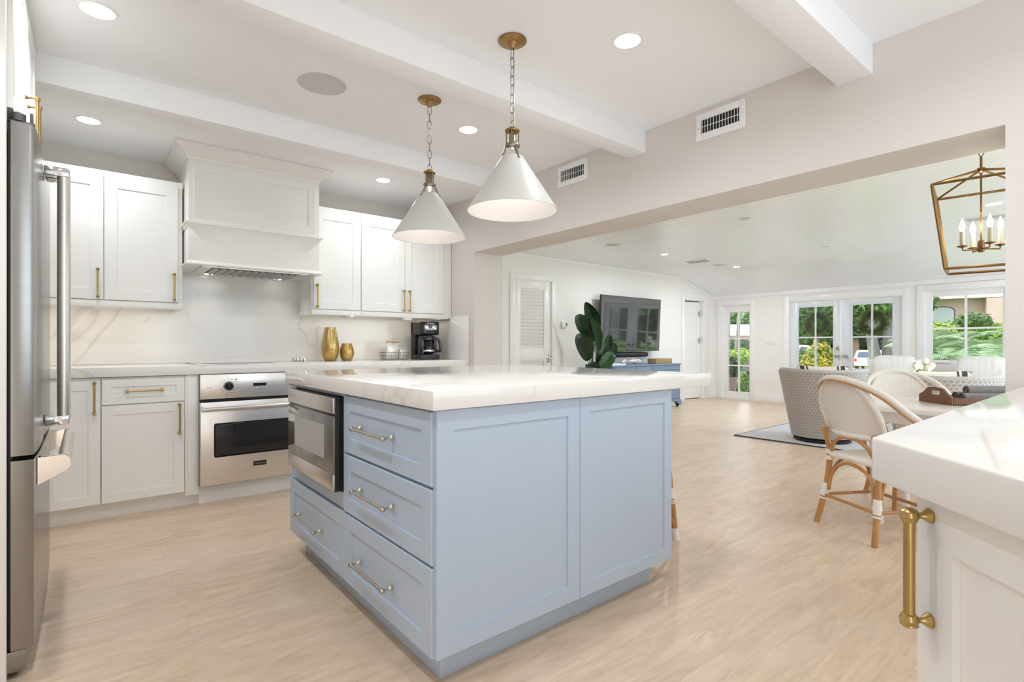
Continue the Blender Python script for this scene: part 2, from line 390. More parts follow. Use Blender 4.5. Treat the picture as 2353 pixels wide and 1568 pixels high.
# ================================================================ room shell
Xw, Xw2, Yb, Zc, Zh = 2.686, 3.007, 4.562, 2.377, 1.880
Yl, Xf = 5.576, 9.697
struct('floor', B().box(-2.6, Xf + .02, -2.6, 6.9, -.06, 0), 'floor', None, 'pale oak plank tile floor running through kitchen and living room', 'floor')
struct('wall_back', B().box(-1.05, Xw, Yb, Yb + .14, 0, Zc), 'wall_warm', None, 'warm greige wall behind the white cabinets', 'wall')
struct('wall_left', B().box(-1.05, -.95, -1.0, Yb, 0, Zc), 'wall_warm', None, 'wall behind the refrigerator', 'wall')
struct('wall_rear_added', B().box(-1.05, .75, -2.74, -2.6, 0, Zc), 'wall_warm', None, 'added unseen greige wall that blocks the sky behind the camera', 'wall')  # unseen, added to keep bright sky out of the refrigerator's reflection
bb = B()
bb.box(Xw, Xw2, 3.842, Yl + .15, 0, Zc)
bb.box(Xw, Xw2, .355, 3.842, Zh, Zc)
bb.box(Xw, Xw2, -2.6, .355, 0, Zc)
struct('wall_opening', bb, 'wall_warm', None, 'greige wall with the wide opening into the living room', 'wall')
struct('ceiling', B().box(-1.05, Xw, -2.6, Yb + .14, Zc, Zc + .08), 'ceiling', None, 'smooth white kitchen ceiling', 'ceiling')
for i, (y0, y1, l) in enumerate(((.783, .922, 'white boxed ceiling beam closest to the camera'), (1.99, 2.12, 'white boxed ceiling beam between the two pendant canopies'), (3.18, 3.312, 'white boxed ceiling beam in front of the range hood'))):
    struct('trim_%d' % (i + 1), B().box(-.949, Xw, y0, y1, 2.241, Zc, .002), 'ceiling', None, l, 'ceiling beam')
# living-room ceiling: tongue and groove boards, flat and then falling to the far wall
prof = []
def boards(xa, za, xb, zb):
    L = sqrt((xb - xa) ** 2 + (zb - za) ** 2); n = max(1, round(L / .118)); g = .010
    for i in range(n):
        t0, t1 = i / n, (i + 1) / n; e = g / L
        pt = lambda t, d=0: (xa + (xb - xa) * t, za + (zb - za) * t + d)
        prof.extend([pt(t0 + e / 2), pt(t1 - e / 2), pt(t1, .010)])
boards(Xw2 - .05, 2.338, 8.46, 2.318); boards(8.46, 2.318, Xf, 2.008)
bb = B(); top = [(Xf + .2, 2.5), (Xw2 - .05, 2.5)]
bb.prism([(x, -1.1, z) for x, z in prof + top], (0, Yl + 1.1, 0))
struct('ceiling_living', bb, 'plank', None, 'glossy white tongue-and-groove ceiling of the living room', 'ceiling')
# living-room wall with the television: openings for the louvred and panelled doors
def wallgrid(bb, axis, c0, c1, us, zs, holes):
    # boxes over a u/z grid with rectangular holes
    us = sorted(set(us + [h[0] for h in holes] + [h[1] for h in holes])); zs = sorted(set(zs + [h[2] for h in holes] + [h[3] for h in holes]))
    for u0, u1 in zip(us[:-1], us[1:]):
        run = None
        for z0, z1 in zip(zs[:-1], zs[1:]):
            um, zm = (u0 + u1) / 2, (z0 + z1) / 2
            hole = any(h[0] < um < h[1] and h[2] < zm < h[3] for h in holes)
            if not hole:
                if run: run[1] = z1
                else: run = [z0, z1]
            if hole and run:
                bb.box(u0, u1, c0, c1, *run) if axis == 'x' else bb.box(c0, c1, u0, u1, *run); run = None
        if run: bb.box(u0, u1, c0, c1, *run) if axis == 'x' else bb.box(c0, c1, u0, u1, *run)
    return bb
struct('wall_television', wallgrid(B(), 'x', Yl, Yl + .12, [Xw2, Xf + .15], [0, 2.42], [(4.57, 5.27, 0, 1.965), (8.70, 9.37, 0, 1.91)]), 'wall_white', None, 'white living room wall behind the television', 'wall')
struct('wall_garden', wallgrid(B(), 'y', Xf, Xf + .15, [-1.1, Yl], [0, 2.42], [(4.80, 5.39, .03, 1.82), (2.44, 4.11, 0, 1.815), (1.225, 2.175, .80, 1.85)]), 'wall_white', None, 'white far wall with French doors and windows', 'wall')
struct('wall_hall', B().box(8.3, 9.9, 6.75, 6.85, 0, 2.42).box(8.3, 8.36, Yl + .12, 6.75, 0, 2.42).box(9.7, 9.85, Yl + .12, 6.75, 0, 2.42).box(8.3, 9.9, Yl + .12, 6.85, 2.36, 2.42), 'wall_white', None, 'white hallway wall behind the panelled door', 'wall')
struct('wall_closet', B().box(4.4, 5.4, 6.2, 6.26, 0, 2.3).box(4.4, 4.45, Yl + .12, 6.2, 0, 2.3).box(5.35, 5.4, Yl + .12, 6.2, 0, 2.3).box(4.4, 5.4, Yl + .12, 6.2, 2.25, 2.3), 'wall_white', None, 'closet wall behind the louvred door', 'wall')
# baseboards and crown
def board(name, x0, x1, y0, y1, z0, z1, l, c='baseboard'):
    return struct(name, B().box(x0, x1, y0, y1, z0, z1, .003), 'trim_white', None, l, c)
board('baseboard_television', 5.37, 8.60, Yl - .016, Yl, 0, .125, 'white baseboard under the television wall')
board('baseboard_entry', Xw2, 4.48, Yl - .016, Yl, 0, .125, 'white baseboard beside the louvred door')
board('baseboard_garden', Xf - .016, Xf, 4.20, 4.735, 0, .135, 'white baseboard under the switch plate')
board('baseboard_window', Xf - .016, Xf, -1.1, 2.35, 0, .135, 'white baseboard beneath the garden window')
board('baseboard_corner', Xf - .016, Xf, 5.47, Yl, 0, .135, 'white baseboard at the corner by the narrow window')
bb = B()
for (xa, za), (xb, zb) in (((Xw2, 2.336), (8.46, 2.316)), ((8.46, 2.316), (Xf, 2.006))):
    bb.prism([(xa, Yl, za), (xb, Yl, zb), (xb, Yl, zb - .05), (xa, Yl, za - .05)], (0, -.018, 0))
struct('trim_4', bb, 'trim_white', None, 'white moulding along the top of the television wall', 'moulding')
struct('trim_5', B().box(Xf - .03, Xf, -1.1, Yl, 1.945, 2.012), 'trim_white', None, 'white moulding along the top of the far wall', 'moulding')

# ---------------------------------------------------------------- French doors, windows
def leaf_door(name, y0, y1, gy0, gy1, label, knob_y, bolt):
    d = sthing(name, (Xf + .03, (y0 + y1) / 2, 0), label, 'door'); X0, X1 = Xf + .02, Xf + .065; gz0, gz1 = .13, 1.705
    bb = B()
    bb.box(X0, X1, y0, gy0, .01, 1.795, .003).box(X0, X1, gy1, y1, .01, 1.795, .003).box(X0, X1, gy0, gy1, gz1, 1.795, .003).box(X0, X1, gy0, gy1, .01, gz0, .003)
    for a, b in (((gy0 - .012, gy0 + .006), (gz0, gz1)), ((gy1 - .006, gy1 + .012), (gz0, gz1))): bb.box(X0 - .006, X0 + .01, *a, *b)
    bb.box(X0 - .006, X0 + .01, gy0, gy1, gz1 - .006, gz1 + .012).box(X0 - .006, X0 + .01, gy0, gy1, gz0 - .012, gz0 + .006)
    bb.build('door_frame', 'door_backlit', d)
    m = (gy0 + gy1) / 2
    B().box(X0 + .004, X1 - .004, m - .011, m + .011, gz0, gz1).box(X0 + .0052, X1 - .0052, gy0, gy1, 1.163, 1.187).box(X0 + .0052, X1 - .0052, gy0, gy1, .636, .660).build('muntin', 'door_backlit', d)
    B().box(X0 + .02, X0 + .026, gy0, gy1, gz0, gz1).build('pane', 'glass', d)
    kb = B().lathe([(.033, 0), (.033, .006), (.014, .012), (.012, .034), (.024, .042), (.030, .055), (.026, .068), (.001, .073)], (X0, knob_y, .862), (-1, 0, 0))
    kb.build('door_knob', 'satin_nickel', d)
    if bolt: B().lathe([(.032, 0), (.032, .008), (.026, .014), (.001, .016)], (X0, knob_y, .990), (-1, 0, 0)).box(X0 - .03, X0 - .012, knob_y - .004, knob_y + .004, .974, 1.006, .002).build('thumb_bolt', 'satin_nickel', d)
    return d
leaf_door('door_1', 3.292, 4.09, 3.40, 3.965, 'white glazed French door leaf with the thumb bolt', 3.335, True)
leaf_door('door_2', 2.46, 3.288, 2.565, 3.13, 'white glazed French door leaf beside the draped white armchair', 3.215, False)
def casing(bb, x, y0, y1, z0, z1, wd=.10, t=.02, sill=False):
    bb.box(x - t, x, y0 - wd, y0, z0, z1 + wd, .003).box(x - t, x, y1, y1 + wd, z0, z1 + wd, .003).box(x - t, x, y0, y1, z1, z1 + wd, .003)
    return bb
def linerx(bb, y0, y1, z0, z1, t=.012, x0=None, x1=None):
    x0 = x0 or Xf - .002; x1 = x1 or Xf + .15
    bb.box(x0, x1, y0, y0 + t, z0, z1).box(x0, x1, y1 - t, y1, z0, z1).box(x0, x1, y0 + t, y1 - t, z1 - t, z1); return bb
bb = casing(B(), Xf, 2.44, 4.11, 0, 1.815, .09); linerx(bb, 2.44, 4.11, 0, 1.815); bb.box(Xf + .012, Xf + .075, 3.272, 3.308, .01, 1.80, .003)
struct('trim_6', bb, 'trim_white', None, 'white casing around the French doors', 'door casing')
# narrow fixed window by the corner
d = sthing('window_1', (Xf + .05, 5.09, 0), 'tall narrow six-pane window beside the panelled door', 'window')
bb = B(); X0, X1 = Xf + .05, Xf + .095
bb.box(X0, X1, 4.80, 4.852, .03, 1.82, .002).box(X0, X1, 5.275, 5.39, .03, 1.82, .002).box(X0, X1, 4.852, 5.275, 1.682, 1.82, .002).box(X0, X1, 4.852, 5.275, .03, .142, .002).build('window_frame', 'trim_white', d)
B().box(X0 + .004, X1 - .004, 5.052, 5.076, .142, 1.682).box(X0 + .0052, X1 - .0052, 4.852, 5.275, 1.152, 1.176).box(X0 + .0052, X1 - .0052, 4.852, 5.275, .634, .658).build('muntin', 'trim_white', d)
B().box(X0 + .02, X0 + .026, 4.852, 5.275, .142, 1.682).build('pane', 'glass', d)
bb = casing(B(), Xf, 4.80, 5.39, 0, 1.82, .075); linerx(bb, 4.80, 5.39, .03, 1.82)
bb.build('window_casing', 'trim_white', d)
# garden window
d = sthing('window_2', (Xf + .05, 1.70, .8), 'four-pane garden window with palms outside', 'window')
bb = B()
bb.box(X0, X1, 1.225, 1.315, .80, 1.85, .002).box(X0, X1, 2.086, 2.175, .80, 1.85, .002).box(X0, X1, 1.315, 2.086, 1.76, 1.85, .002).box(X0, X1, 1.315, 2.086, .80, .822, .002).build('window_frame', 'trim_white', d)
B().box(X0 + .004, X1 - .004, 1.692, 1.718, .822, 1.76).box(X0 + .0052, X1 - .0052, 1.315, 2.086, 1.275, 1.30).build('muntin', 'trim_white', d)
B().box(X0 + .02, X0 + .026, 1.315, 2.086, .822, 1.76).build('pane', 'glass', d)
bb = casing(B(), Xf, 1.225, 2.175, .72, 1.85, .085); linerx(bb, 1.225, 2.175, .80, 1.85); bb.box(Xf - .02, Xf, 1.225, 2.175, .66, .785, .002)
bb.build('window_casing', 'trim_white', d)
B().box(Xf - .045, Xf + .05, 1.12, 2.28, .783, .806, .004).build('window_sill', 'trim_white', d)

# ---------------------------------------------------------------- louvred door, panelled door
d = sthing('door_3', (4.92, Yl, 0), 'white louvred closet door with chrome lever', 'door')
x0, x1, y0, y1 = 4.582, 5.258, Yl + .005, Yl + .04
B().box(x0, 4.690, y0, y1, .01, 1.955, .003).box(5.135, x1, y0, y1, .01, 1.955, .003).box(4.69, 5.135, y0, y1, 1.85, 1.955, .003).box(4.69, 5.135, y0, y1, .01, .2, .003).box(4.69, 5.135, y0, y1, .84, .997, .003).build('door_frame', 'trim_white', d)
bb = B()
for a, b in ((.2, .84), (.997, 1.85)):
    n = round((b - a) / .05)
    for i in range(n):
        z = a + (i + .5) * (b - a) / n
        bb.box(-.225, .2225, -.027, .027, -.004, .004, .002, 1, Matrix.Translation((4.914, (y0 + y1) / 2, z)) @ Matrix.Rotation(radians(-62), 4, 'X'))
bb.build('louvre', 'trim_white', d)
for z in (.25, 1.02, 1.70):
    B().box(x0 - .006, x0 + .004, y0 - .006, y0 + .002, z - .04, z + .04, .001).build('hinge', 'satin_nickel', d)
bb = B().box(5.185, 5.235, y0 - .008, y0, .79, .90, .004).lathe([(.012, 0), (.010, .03), (.012, .04)], (5.21, y0 - .008, .845), (0, -1, 0), 12).sphere((5.215, y0 - .055, .845), .026, (1, .8, 1))
bb.build('door_knob', 'chrome', d)
def casy(bb, x0, x1, z1, wl=.09, t=.02):
    bb.box(x0 - wl, x0, Yl - t, Yl, 0, z1 + wl, .003).box(x1, x1 + wl, Yl - t, Yl, 0, z1 + wl, .003).box(x0, x1, Yl - t, Yl, z1, z1 + wl, .003)
    for a in (x0 - .001, x1 - .011): bb.box(a, a + .012, Yl - .002, Yl + .12, 0, z1)
    bb.box(x0, x1, Yl - .002, Yl + .12, z1 - .012, z1)
    return bb
casy(B(), 4.57, 5.27, 1.965, .085).build('door_casing', 'trim_white', d)
d = sthing('door_4', (9.35, Yl + .1, 0), 'white panelled door standing ajar by the corner', 'door')
R4 = Matrix.Translation((9.352, Yl + .10, 0)) @ Matrix.Rotation(radians(173), 4, 'Z')
bb = B()
Uv = R4.to_3x3() @ Vector((1, 0, 0)); Nv = R4.to_3x3() @ Vector((0, 1, 0)); o = R4.translation.copy()
bb.panel(o + Vector((0, 0, .012)), Uv, (0, 0, 1), Nv, .635, 1.87, .035, 0)
for k in range(5):
    bb.panel(o + Vector((0, 0, .11 + k * .345)) + Uv * .09 + Nv * .0345, Uv, (0, 0, 1), Nv, .44, .30, .006, .02, .005, .001)
bb.build('door_leaf', 'trim_white', d)
for z in (.30, 1.13, 1.66):
    B().box(9.30, 9.358, Yl + .055, Yl + .064, z - .045, z + .045, .002).lathe([(.008, -.048), (.008, .048)], (9.340, Yl + .055, z), (0, 0, 1), 10).build('hinge', 'satin_nickel', d)
casy(B(), 8.70, 9.37, 1.91, .10).build('door_casing', 'trim_white', d)

# ================================================================ kitchen, back run
YF = 3.93
X_, Y_, Z_ = Vector((1, 0, 0)), Vector((0, 1, 0)), Vector((0, 0, 1))
def front_y(parent, name, x0, x1, z0, z1, yf=YF, rail=.055, m='cab_white', t=.02):
    # a framed front whose face lies in the plane y = yf, facing -Y
    return B().panel((x0, yf + t, z0), X_, Z_, -Y_, x1 - x0, z1 - z0, t, rail).build(name, m, parent)
def pull_on(parent, a, b, n, m='brass', **k): return pull(B(), a, b, n, **k).build('handle', m, parent)
struct('trim_7', B().box(-.95, .567, 3.997, 4.02, 0, .11).box(.567, Xw, 3.975, 4.02, 0, .118), 'cab_white', None, 'white toe kick under the back cabinets', 'toe kick')
def carcass(parent, x0, x1, y0=3.952, y1=Yb - .005, z0=.108, z1=.852):
    return B().box(x0, x1, y0, y1, z0, z1, .002).build('carcass', 'cab_white', parent)
u = thing('base_cabinet', 'white base cabinet with one tall door behind the refrigerator handles', 'cabinet', (-.25, 4.25, .108), 'white base cabinets')
carcass(u, -.62, .061); d = front_y(u, 'door', -.203, .058, .105, .836); pull_on(d, (.031, YF, .645), (.031, YF, .823), -Y_)
B().box(-.62, -.207, 3.932, 3.955, .105, .85, .002).build('filler_panel', 'cab_white', u)
u = thing('base_cabinet', 'white base cabinet with a drawer over a door beside the wall oven', 'cabinet', (.27, 4.25, .108), 'white base cabinets')
carcass(u, .062, .5635)
d = front_y(u, 'drawer', .065, .484, .690, .840, rail=.045); pull_on(d, (.187, YF, .768), (.362, YF, .768), -Y_)
d = front_y(u, 'door', .064, .482, .104, .683); pull_on(d, (.455, YF, .488), (.455, YF, .666), -Y_)
B().box(.487, .5635, 3.936, 3.955, .075, .853, .002).box(.500, .5505, 3.932, 3.94, .095, .84, .003).build('filler_panel', 'cab_white', u)
u = thing('base_cabinet', 'white base cabinet run behind the island under the coffee maker', 'cabinet', (2.0, 4.25, .108), 'white base cabinets')
carcass(u, 1.331, Xw - .004)
for k in range(3):
    a = 1.335 + k * .449; d = front_y(u, 'drawer', a, a + .445, .690, .840, rail=.045); pull_on(d, (a + .14, YF, .768), (a + .31, YF, .768), -Y_)
    d = front_y(u, 'door', a, a + .445, .105, .683); pull_on(d, (a + .415, YF, .49), (a + .415, YF, .66), -Y_)
B().box(-.62, Xw - .002, 3.916, Yb - .002, .856, .914, .003).build('countertop', 'quartz', None, (0, 4.2, .856))
tag(bpy.data.objects['countertop'], 'white veined quartz worktop along the back wall under the range hood', 'countertop')
o = B().box(-.62, Xw - .014, Yb - .0135, Yb - .0015, .9145, 1.75).build('backsplash', 'quartz', None, (1, Yb, .914)); tag(o, 'white marble-veined slab backsplash behind the cooktop', 'backsplash')
o = B().box(Xw - .0135, Xw - .0015, 3.918, Yb - .015, .9145, 1.315, .002).build('backsplash', 'quartz', None, (Xw, 4.2, .914)); tag(o, 'short veined side splash on the wall past the coffee maker', 'backsplash')

# ---------------------------------------------------------------- wall oven
ov = thing('wall_oven', 'stainless steel oven with black window under the cooktop', 'oven', (.945, 4.2, .118))
B().box(.566, 1.328, 3.935, 4.48, .12, .853, .002).build('oven_body', 'steel', ov)
cp = B().box(.567, 1.327, 3.915, 3.937, .690, .853, .004).build('control_panel', 'steel', ov)
B().box(.567, 1.327, 3.9195, 3.936, .672, .690).build('vent_slot', 'black', ov)
dr = B().box(.567, 1.327, 3.905, 3.934, .123, .671, .005).build('oven_door', 'steel', ov)
B().box(.645, 1.249, 3.901, 3.907, .305, .530, .012, 3).build('window', 'black', dr)
bb = B(); bb.tube([(.572, 3.868, .628), (1.322, 3.868, .628)], .0135, 18)
for x in (.573, 1.305): bb.box(x, x + .014, 3.858, 3.908, .612, .650, .004)
bb.build('handle', 'steel', dr)
def knob(parent, x, z):
    k = B().lathe([(.034, 0), (.034, .006), (.029, .010)], (x, 3.915, z), (0, -1, 0)).build('knob_ring', 'chrome', parent)
    B().lathe([(.0275, .004), (.027, .022), (.022, .030), (.001, .031)], (x, 3.915, z), (0, -1, 0)).box(x - .006, x + .006, 3.880, 3.90, z - .024, z + .024, .003).build('knob', 'black', parent)
knob(cp, .734, .772); knob(cp, 1.160, .772)
B().box(.885, .970, 3.9125, 3.916, .765, .785).build('display', 'black', cp)
for p in [(.888 + k * .0195, 3.915, .7525) for k in range(5)] + [(.627, 3.915, .767)]: B().sphere(p, .0043, (1, .7, 1), 10, 6).build('button', 'chrome', cp)
bb = B(); rr = random.Random(3)
for k in range(13):
    a = pi * 2 * k / 13 + .2; cx, cz = .734 + cos(a) * .049, .772 + sin(a) * .047; ln = .006 + rr.random() * .004
    bb.box(cx - ln, cx + ln, 3.9142, 3.9155, cz - .0016, cz + .0016)
bb.box(.714, .754, 3.9142, 3.9155, .7125, .7145)
bb.build('dial_marking', 'pewter', cp); B().box(.606, .616, 3.9142, 3.9155, .765, .769).build('lock_symbol', 'pewter', cp)
for x in (.779, 1.105): B().lathe([(.0055, 0), (.0055, .002)], (x, 3.915, .815), (0, -1, 0), 12).build('indicator_lamp', 'pewter', cp)
pl = B().box(.883, .968, 3.9015, 3.906, .216, .248, .002).build('name_plate', 'black', dr)
def text(body, size, loc, rot, m, parent, name='lettering', ext=.0006, sx=1.0):
    c = bpy.data.curves.new(name, 'FONT'); c.body = body; c.size = size; c.extrude = ext; c.align_x = 'CENTER'; c.align_y = 'CENTER'; c.resolution_u = 2
    t = bpy.data.objects.new(name, c); me = bpy.data.meshes.new_from_object(t); bpy.data.objects.remove(t)
    me.materials.clear(); me.materials.append(M[m]); t = bpy.data.objects.new(name, me); COL.objects.link(t)
    t.parent = parent; t.location = Vector(loc) - ORG[parent.as_pointer()]; t.rotation_euler = rot; t.scale = (sx, 1, 1); return t
text('VIKING', .0235, (.9255, 3.9008, .232), (pi / 2, 0, 0), 'chrome', pl, sx=.9)

# ---------------------------------------------------------------- cooktop
ck = thing('cooktop', 'flat stainless framed cooktop set into the back worktop', 'cooktop', (.93, 4.2, .914))
B().box(.555, 1.325, 3.962, 4.45, .9142, .921, .004).build('frame', 'steel', ck)
B().box(.58, 1.20, 3.985, 4.43, .9205, .923, .001).build('glass_top', 'screen', ck)
for k in range(4):
    y = 4.02 + k * .085; B().lathe([(.020, .921), (.020, .926), (.0165, .929), (.0175, .950), (.015, .954), (.001, .955)], (1.262, y, 0), (0, 0, 1), 20).build('knob', 'chrome', ck)

# ---------------------------------------------------------------- range hood
hd = thing('range_hood', 'white panelled range hood rising to the ceiling over the cooktop', 'range hood', (.945, 4.3, 1.59))
HX0, HX1, HY = .518, 1.376, 4.035
bb = B().box(HX0, HX1, HY, Yb - .0145, 1.865, 2.34, .002); bb.panel((HX0 + .03, HY + .006, 1.895), X_, Z_, -Y_, HX1 - HX0 - .06, 2.285 - 1.895 - .02, .010, .048, .007)
bb.build('upper_box', 'cab_white', hd)
B().box(HX0, HX1, HY, Yb - .0145, 1.600, 1.862, .002).build('lower_box', 'cab_white', hd)
# crown: profile swept round three sides
def sweep3(bb, prof, x0, x1, yf, yb):
    # prof (outset, z); runs from the back at x0 round the front to the back at x1
    R = []
    for d, z in prof: R.append([(x0 - d, yb, z), (x0 - d, yf - d, z), (x1 + d, yf - d, z), (x1 + d, yb, z)])
    n = len(R); vv = [[bb.bm.verts.new(p) for p in r] for r in R]
    for i in range(n):
        for k in range(3): bb.bm.faces.new((vv[i][k], vv[i][k + 1], vv[(i + 1) % n][k + 1], vv[(i + 1) % n][k]))
    bb.bm.faces.new([vv[i][0] for i in range(n)]); bb.bm.faces.new([vv[i][3] for i in range(n)][::-1]); return bb
sweep3(B(), [(-.004, 2.286), (.008, 2.286), (.010, 2.298), (.016, 2.305), (.030, 2.312), (.052, 2.334), (.062, 2.350), (.066, 2.352), (.070, 2.362), (.080, 2.366), (.080, 2.3755), (-.004, 2.3755)], HX0, HX1, HY, Yb - .0145).build('crown_moulding', 'cab_white', hd, ang=25)
sweep3(B(), [(-.004, 1.836), (.006, 1.836), (.010, 1.848), (.022, 1.856), (.022, 1.866), (-.004, 1.870)], HX0, HX1, HY, Yb - .0145).build('ledge_moulding', 'cab_white', hd, ang=25)
sweep3(B(), [(-.03, 1.584), (.022, 1.584), (.024, 1.592), (.010, 1.604), (.004, 1.612), (-.03, 1.612)], HX0, HX1, HY, Yb - .0145).build('base_moulding', 'cab_white', hd, ang=25)
B().box(HX0 + .02, HX1 - .02, HY + .02, Yb - .02, 1.586, 1.60).build('soffit', 'cab_white', hd)
li = B().box(.60, 1.30, 4.06, 4.48, 1.578, 1.590, .003).build('liner', 'steel', hd)
bb = B()
for k in range(11):
    x = .69 + k * .0515; bb.box(-.019, .019, -.16, .16, -.004, .004, .002, 1, Matrix.Translation((x, 4.255, 1.5755)) @ Matrix.Rotation(radians(28), 4, 'Y'))
bb.build('baffle', 'fridge_steel', li)
B().box(.665, 1.235, 4.085, 4.425, 1.5765, 1.5785).build('filter_bay', 'black_mat', li)
for x in (.70, 1.19):
    b_ = B().lathe([(.026, 1.5775), (.026, 1.574), (.001, 1.5735)], (x, 4.452, 0), (0, 0, 1), 20, ).build('lamp_lens', 'light_on', li)
    lamp('SPOT', (x, 4.36, 1.560), 1.3, .03, (1, .93, .82), parent=hd, spot=2.0)

# ---------------------------------------------------------------- wall cabinets
def upper(name_label, x0, x1, doors, filler=None):
    u = thing('wall_cabinet', name_label, 'cabinet', ((x0 + x1) / 2, 4.40, 1.29), 'white wall cabinets')
    B().box(x0, x1, 4.224, Yb - .0145, 1.318, 2.158, .002).build('carcass', 'cab_white', u)
    B().box(x0, x1, 4.206, 4.226, 1.290, 1.332, .002).box(x0, x0 + .016, 4.226, Yb - .0145, 1.290, 1.320).box(x1 - .016, x1, 4.226, Yb - .0145, 1.290, 1.320).build('light_rail', 'cab_white', u)
    B().box(x0, x1, 4.212, 4.226, 2.122, 2.158).build('top_rail', 'cab_white', u)
    for a, b, hx in doors:
        d = front_y(u, 'door', a, b, 1.337, 2.122, 4.203, .066)
        pull_on(d, (hx, 4.203, 1.352), (hx, 4.203, 1.525), -Y_, proj=.028, k=.9)
    if filler: B().box(*filler, 4.214, 4.24, 1.300, 2.158, .002).build('filler_panel', 'cab_white', u)
    return u
u = upper('white wall cabinet pair between refrigerator and range hood', -.60, .507, [(-.60, -.265, -.30), (-.262, .078, .05), (.082, .478, .456)], (.480, .505))
B().box(.455, .50, 4.235, 4.27, 1.283, 1.318, .003).build('sensor', 'white_plastic', u)
upper('white single door wall cabinet beside the hood above the gold vases', 1.378, 1.784, [(1.392, 1.781, 1.415)])
u = upper('white double door wall cabinet above the coffee maker', 1.786, 2.645, [(1.788, 2.189, 2.174), (2.193, 2.585, 2.230)], (2.588, Xw - .003))
B().box(2.19, 2.265, 4.215, 4.25, 1.268, 1.318, .004).build('sensor', 'white_plastic', u)
for x0, x1, en in ((-.55, .46, .9), (1.42, 2.60, 1.0)):
    l = bpy.data.lights.new('lamp', 'AREA'); l.shape = 'RECTANGLE'; l.size = x1 - x0; l.size_y = .02; l.energy = en; l.color = (1, .88, .68)
    o = bpy.data.objects.new('lamp', l); COL.objects.link(o); o.location = ((x0 + x1) / 2, 4.36, 1.314)

# ---------------------------------------------------------------- things on the back worktop
ct = .9145
def vase(x, y, prof, label):
    o = B().lathe(prof + [(r - .004, h) for r, h in prof[::-1] if h > .01] + [(.001, .012)], (x, y, ct), n=40, cap1=False).build('vase', 'gold_glass', None, (x, y, ct)); return tag(o, label, 'vase', 'gold glass vases')
vase(1.578, 4.36, [(.001, 0), (.040, 0), (.047, .004), (.062, .035), (.072, .08), (.074, .11), (.070, .15), (.060, .205), (.049, .255), (.044, .277), (.045, .280)], 'tall amber gold glass vase on the back worktop')
vase(1.722, 4.36, [(.001, 0), (.036, 0), (.042, .004), (.054, .03), (.060, .06), (.058, .09), (.048, .125), (.042, .143), (.043, .146)], 'small rounded amber gold vase beside the tall one')
# wire basket
bx, by = 2.165, 4.36
bk = thing('wire_basket', 'small thin wire basket of snack packets on the worktop', 'basket', (bx, by, ct))
def rrect(cx, cy, hx, hy, z, r, k=5):
    P = []
    for sx, sy, a0 in ((1, 1, 0), (-1, 1, 90), (-1, -1, 180), (1, -1, 270)):
        for i in range(k + 1):
            a = radians(a0 + 90 * i / k); P.append((cx + sx * (hx - r) + cos(a) * r, cy + sy * (hy - r) + sin(a) * r, z))
    return P
bb = B()
for z, f in ((.066, 1.0), (.036, .96), (.003, .90)): bb.tube(rrect(bx, by, .118 * f, .085 * f, ct + z, .03), .0016 if z < .06 else .0024, 6, True)
bb.build('rim', 'wire', bk)
bb = B()
for i in range(9):
    for s in (-1, 1):
        x = bx - .09 + i * .0225; bb.tube([(x, by + s * .085, ct + .066), (x * .1 + .9 * x, by + s * .077, ct + .003)], .0013, 5)
for i in range(6):
    for s in (-1, 1):
        y = by - .055 + i * .022; bb.tube([(bx + s * .118, y, ct + .066), (bx + s * .106, y, ct + .003)], .0013, 5)
for i in range(9): x = bx - .09 + i * .0225; bb.tube([(x, by - .077, ct + .003), (x, by + .077, ct + .003)], .0013, 5)
bb.build('wire_mesh', 'wire', bk)
def packet(x, y, z, w_, h_, t, rz, tilt, label, seed, top=True):
    rr = random.Random(seed); p = thing('snack_packet', label, 'packet', (x, y, z), 'snack packets in the wire basket')
    M4 = Matrix.Translation((x, y, z)) @ Matrix.Rotation(rz, 4, 'Z') @ Matrix.Rotation(tilt, 4, 'X')
    R = []
    for i in range(9):
        v = i / 8; th = t * (sin(pi * min(1, v * .9 + .08)) ** .7) / 2 + .001; ring = []
        for k in range(20):
            a = 2 * pi * k / 20; cx = max(-1, min(1, cos(a) * 1.25)); ring.append(M4 @ Vector((cx * w_ / 2 * (1 - .06 * sin(pi * v)) + rr.uniform(-.002, .002), sin(a) * th + rr.uniform(-.003, .003), v * h_)))
        R.append(ring)
    bb = B(); bb.rings(R); bb.build('pouch', 'foil', p, ang=25)
    if top:
        bb = B(); bb.box(-w_ / 2 - .002, w_ / 2 + .002, -.005, .005, h_ - .012, h_ + .008, .002, 1, M4); bb.build('seal_strip', 'kraft', p)
packet(bx - .035, by - .03, ct + .006, .135, .150, .05, .15, .05, 'foil pouch with a brown top seal standing in the wire basket', 1)
packet(bx + .055, by + .03, ct + .006, .10, .105, .05, -.2, -.1, 'shorter foil pouch behind the sealed one in the wire basket', 2, False)
packet(bx + .062, by - .04, ct + .006, .085, .085, .03, .25, .15, 'lowest white foil pouch at the coffee maker end of the wire basket', 5, False)
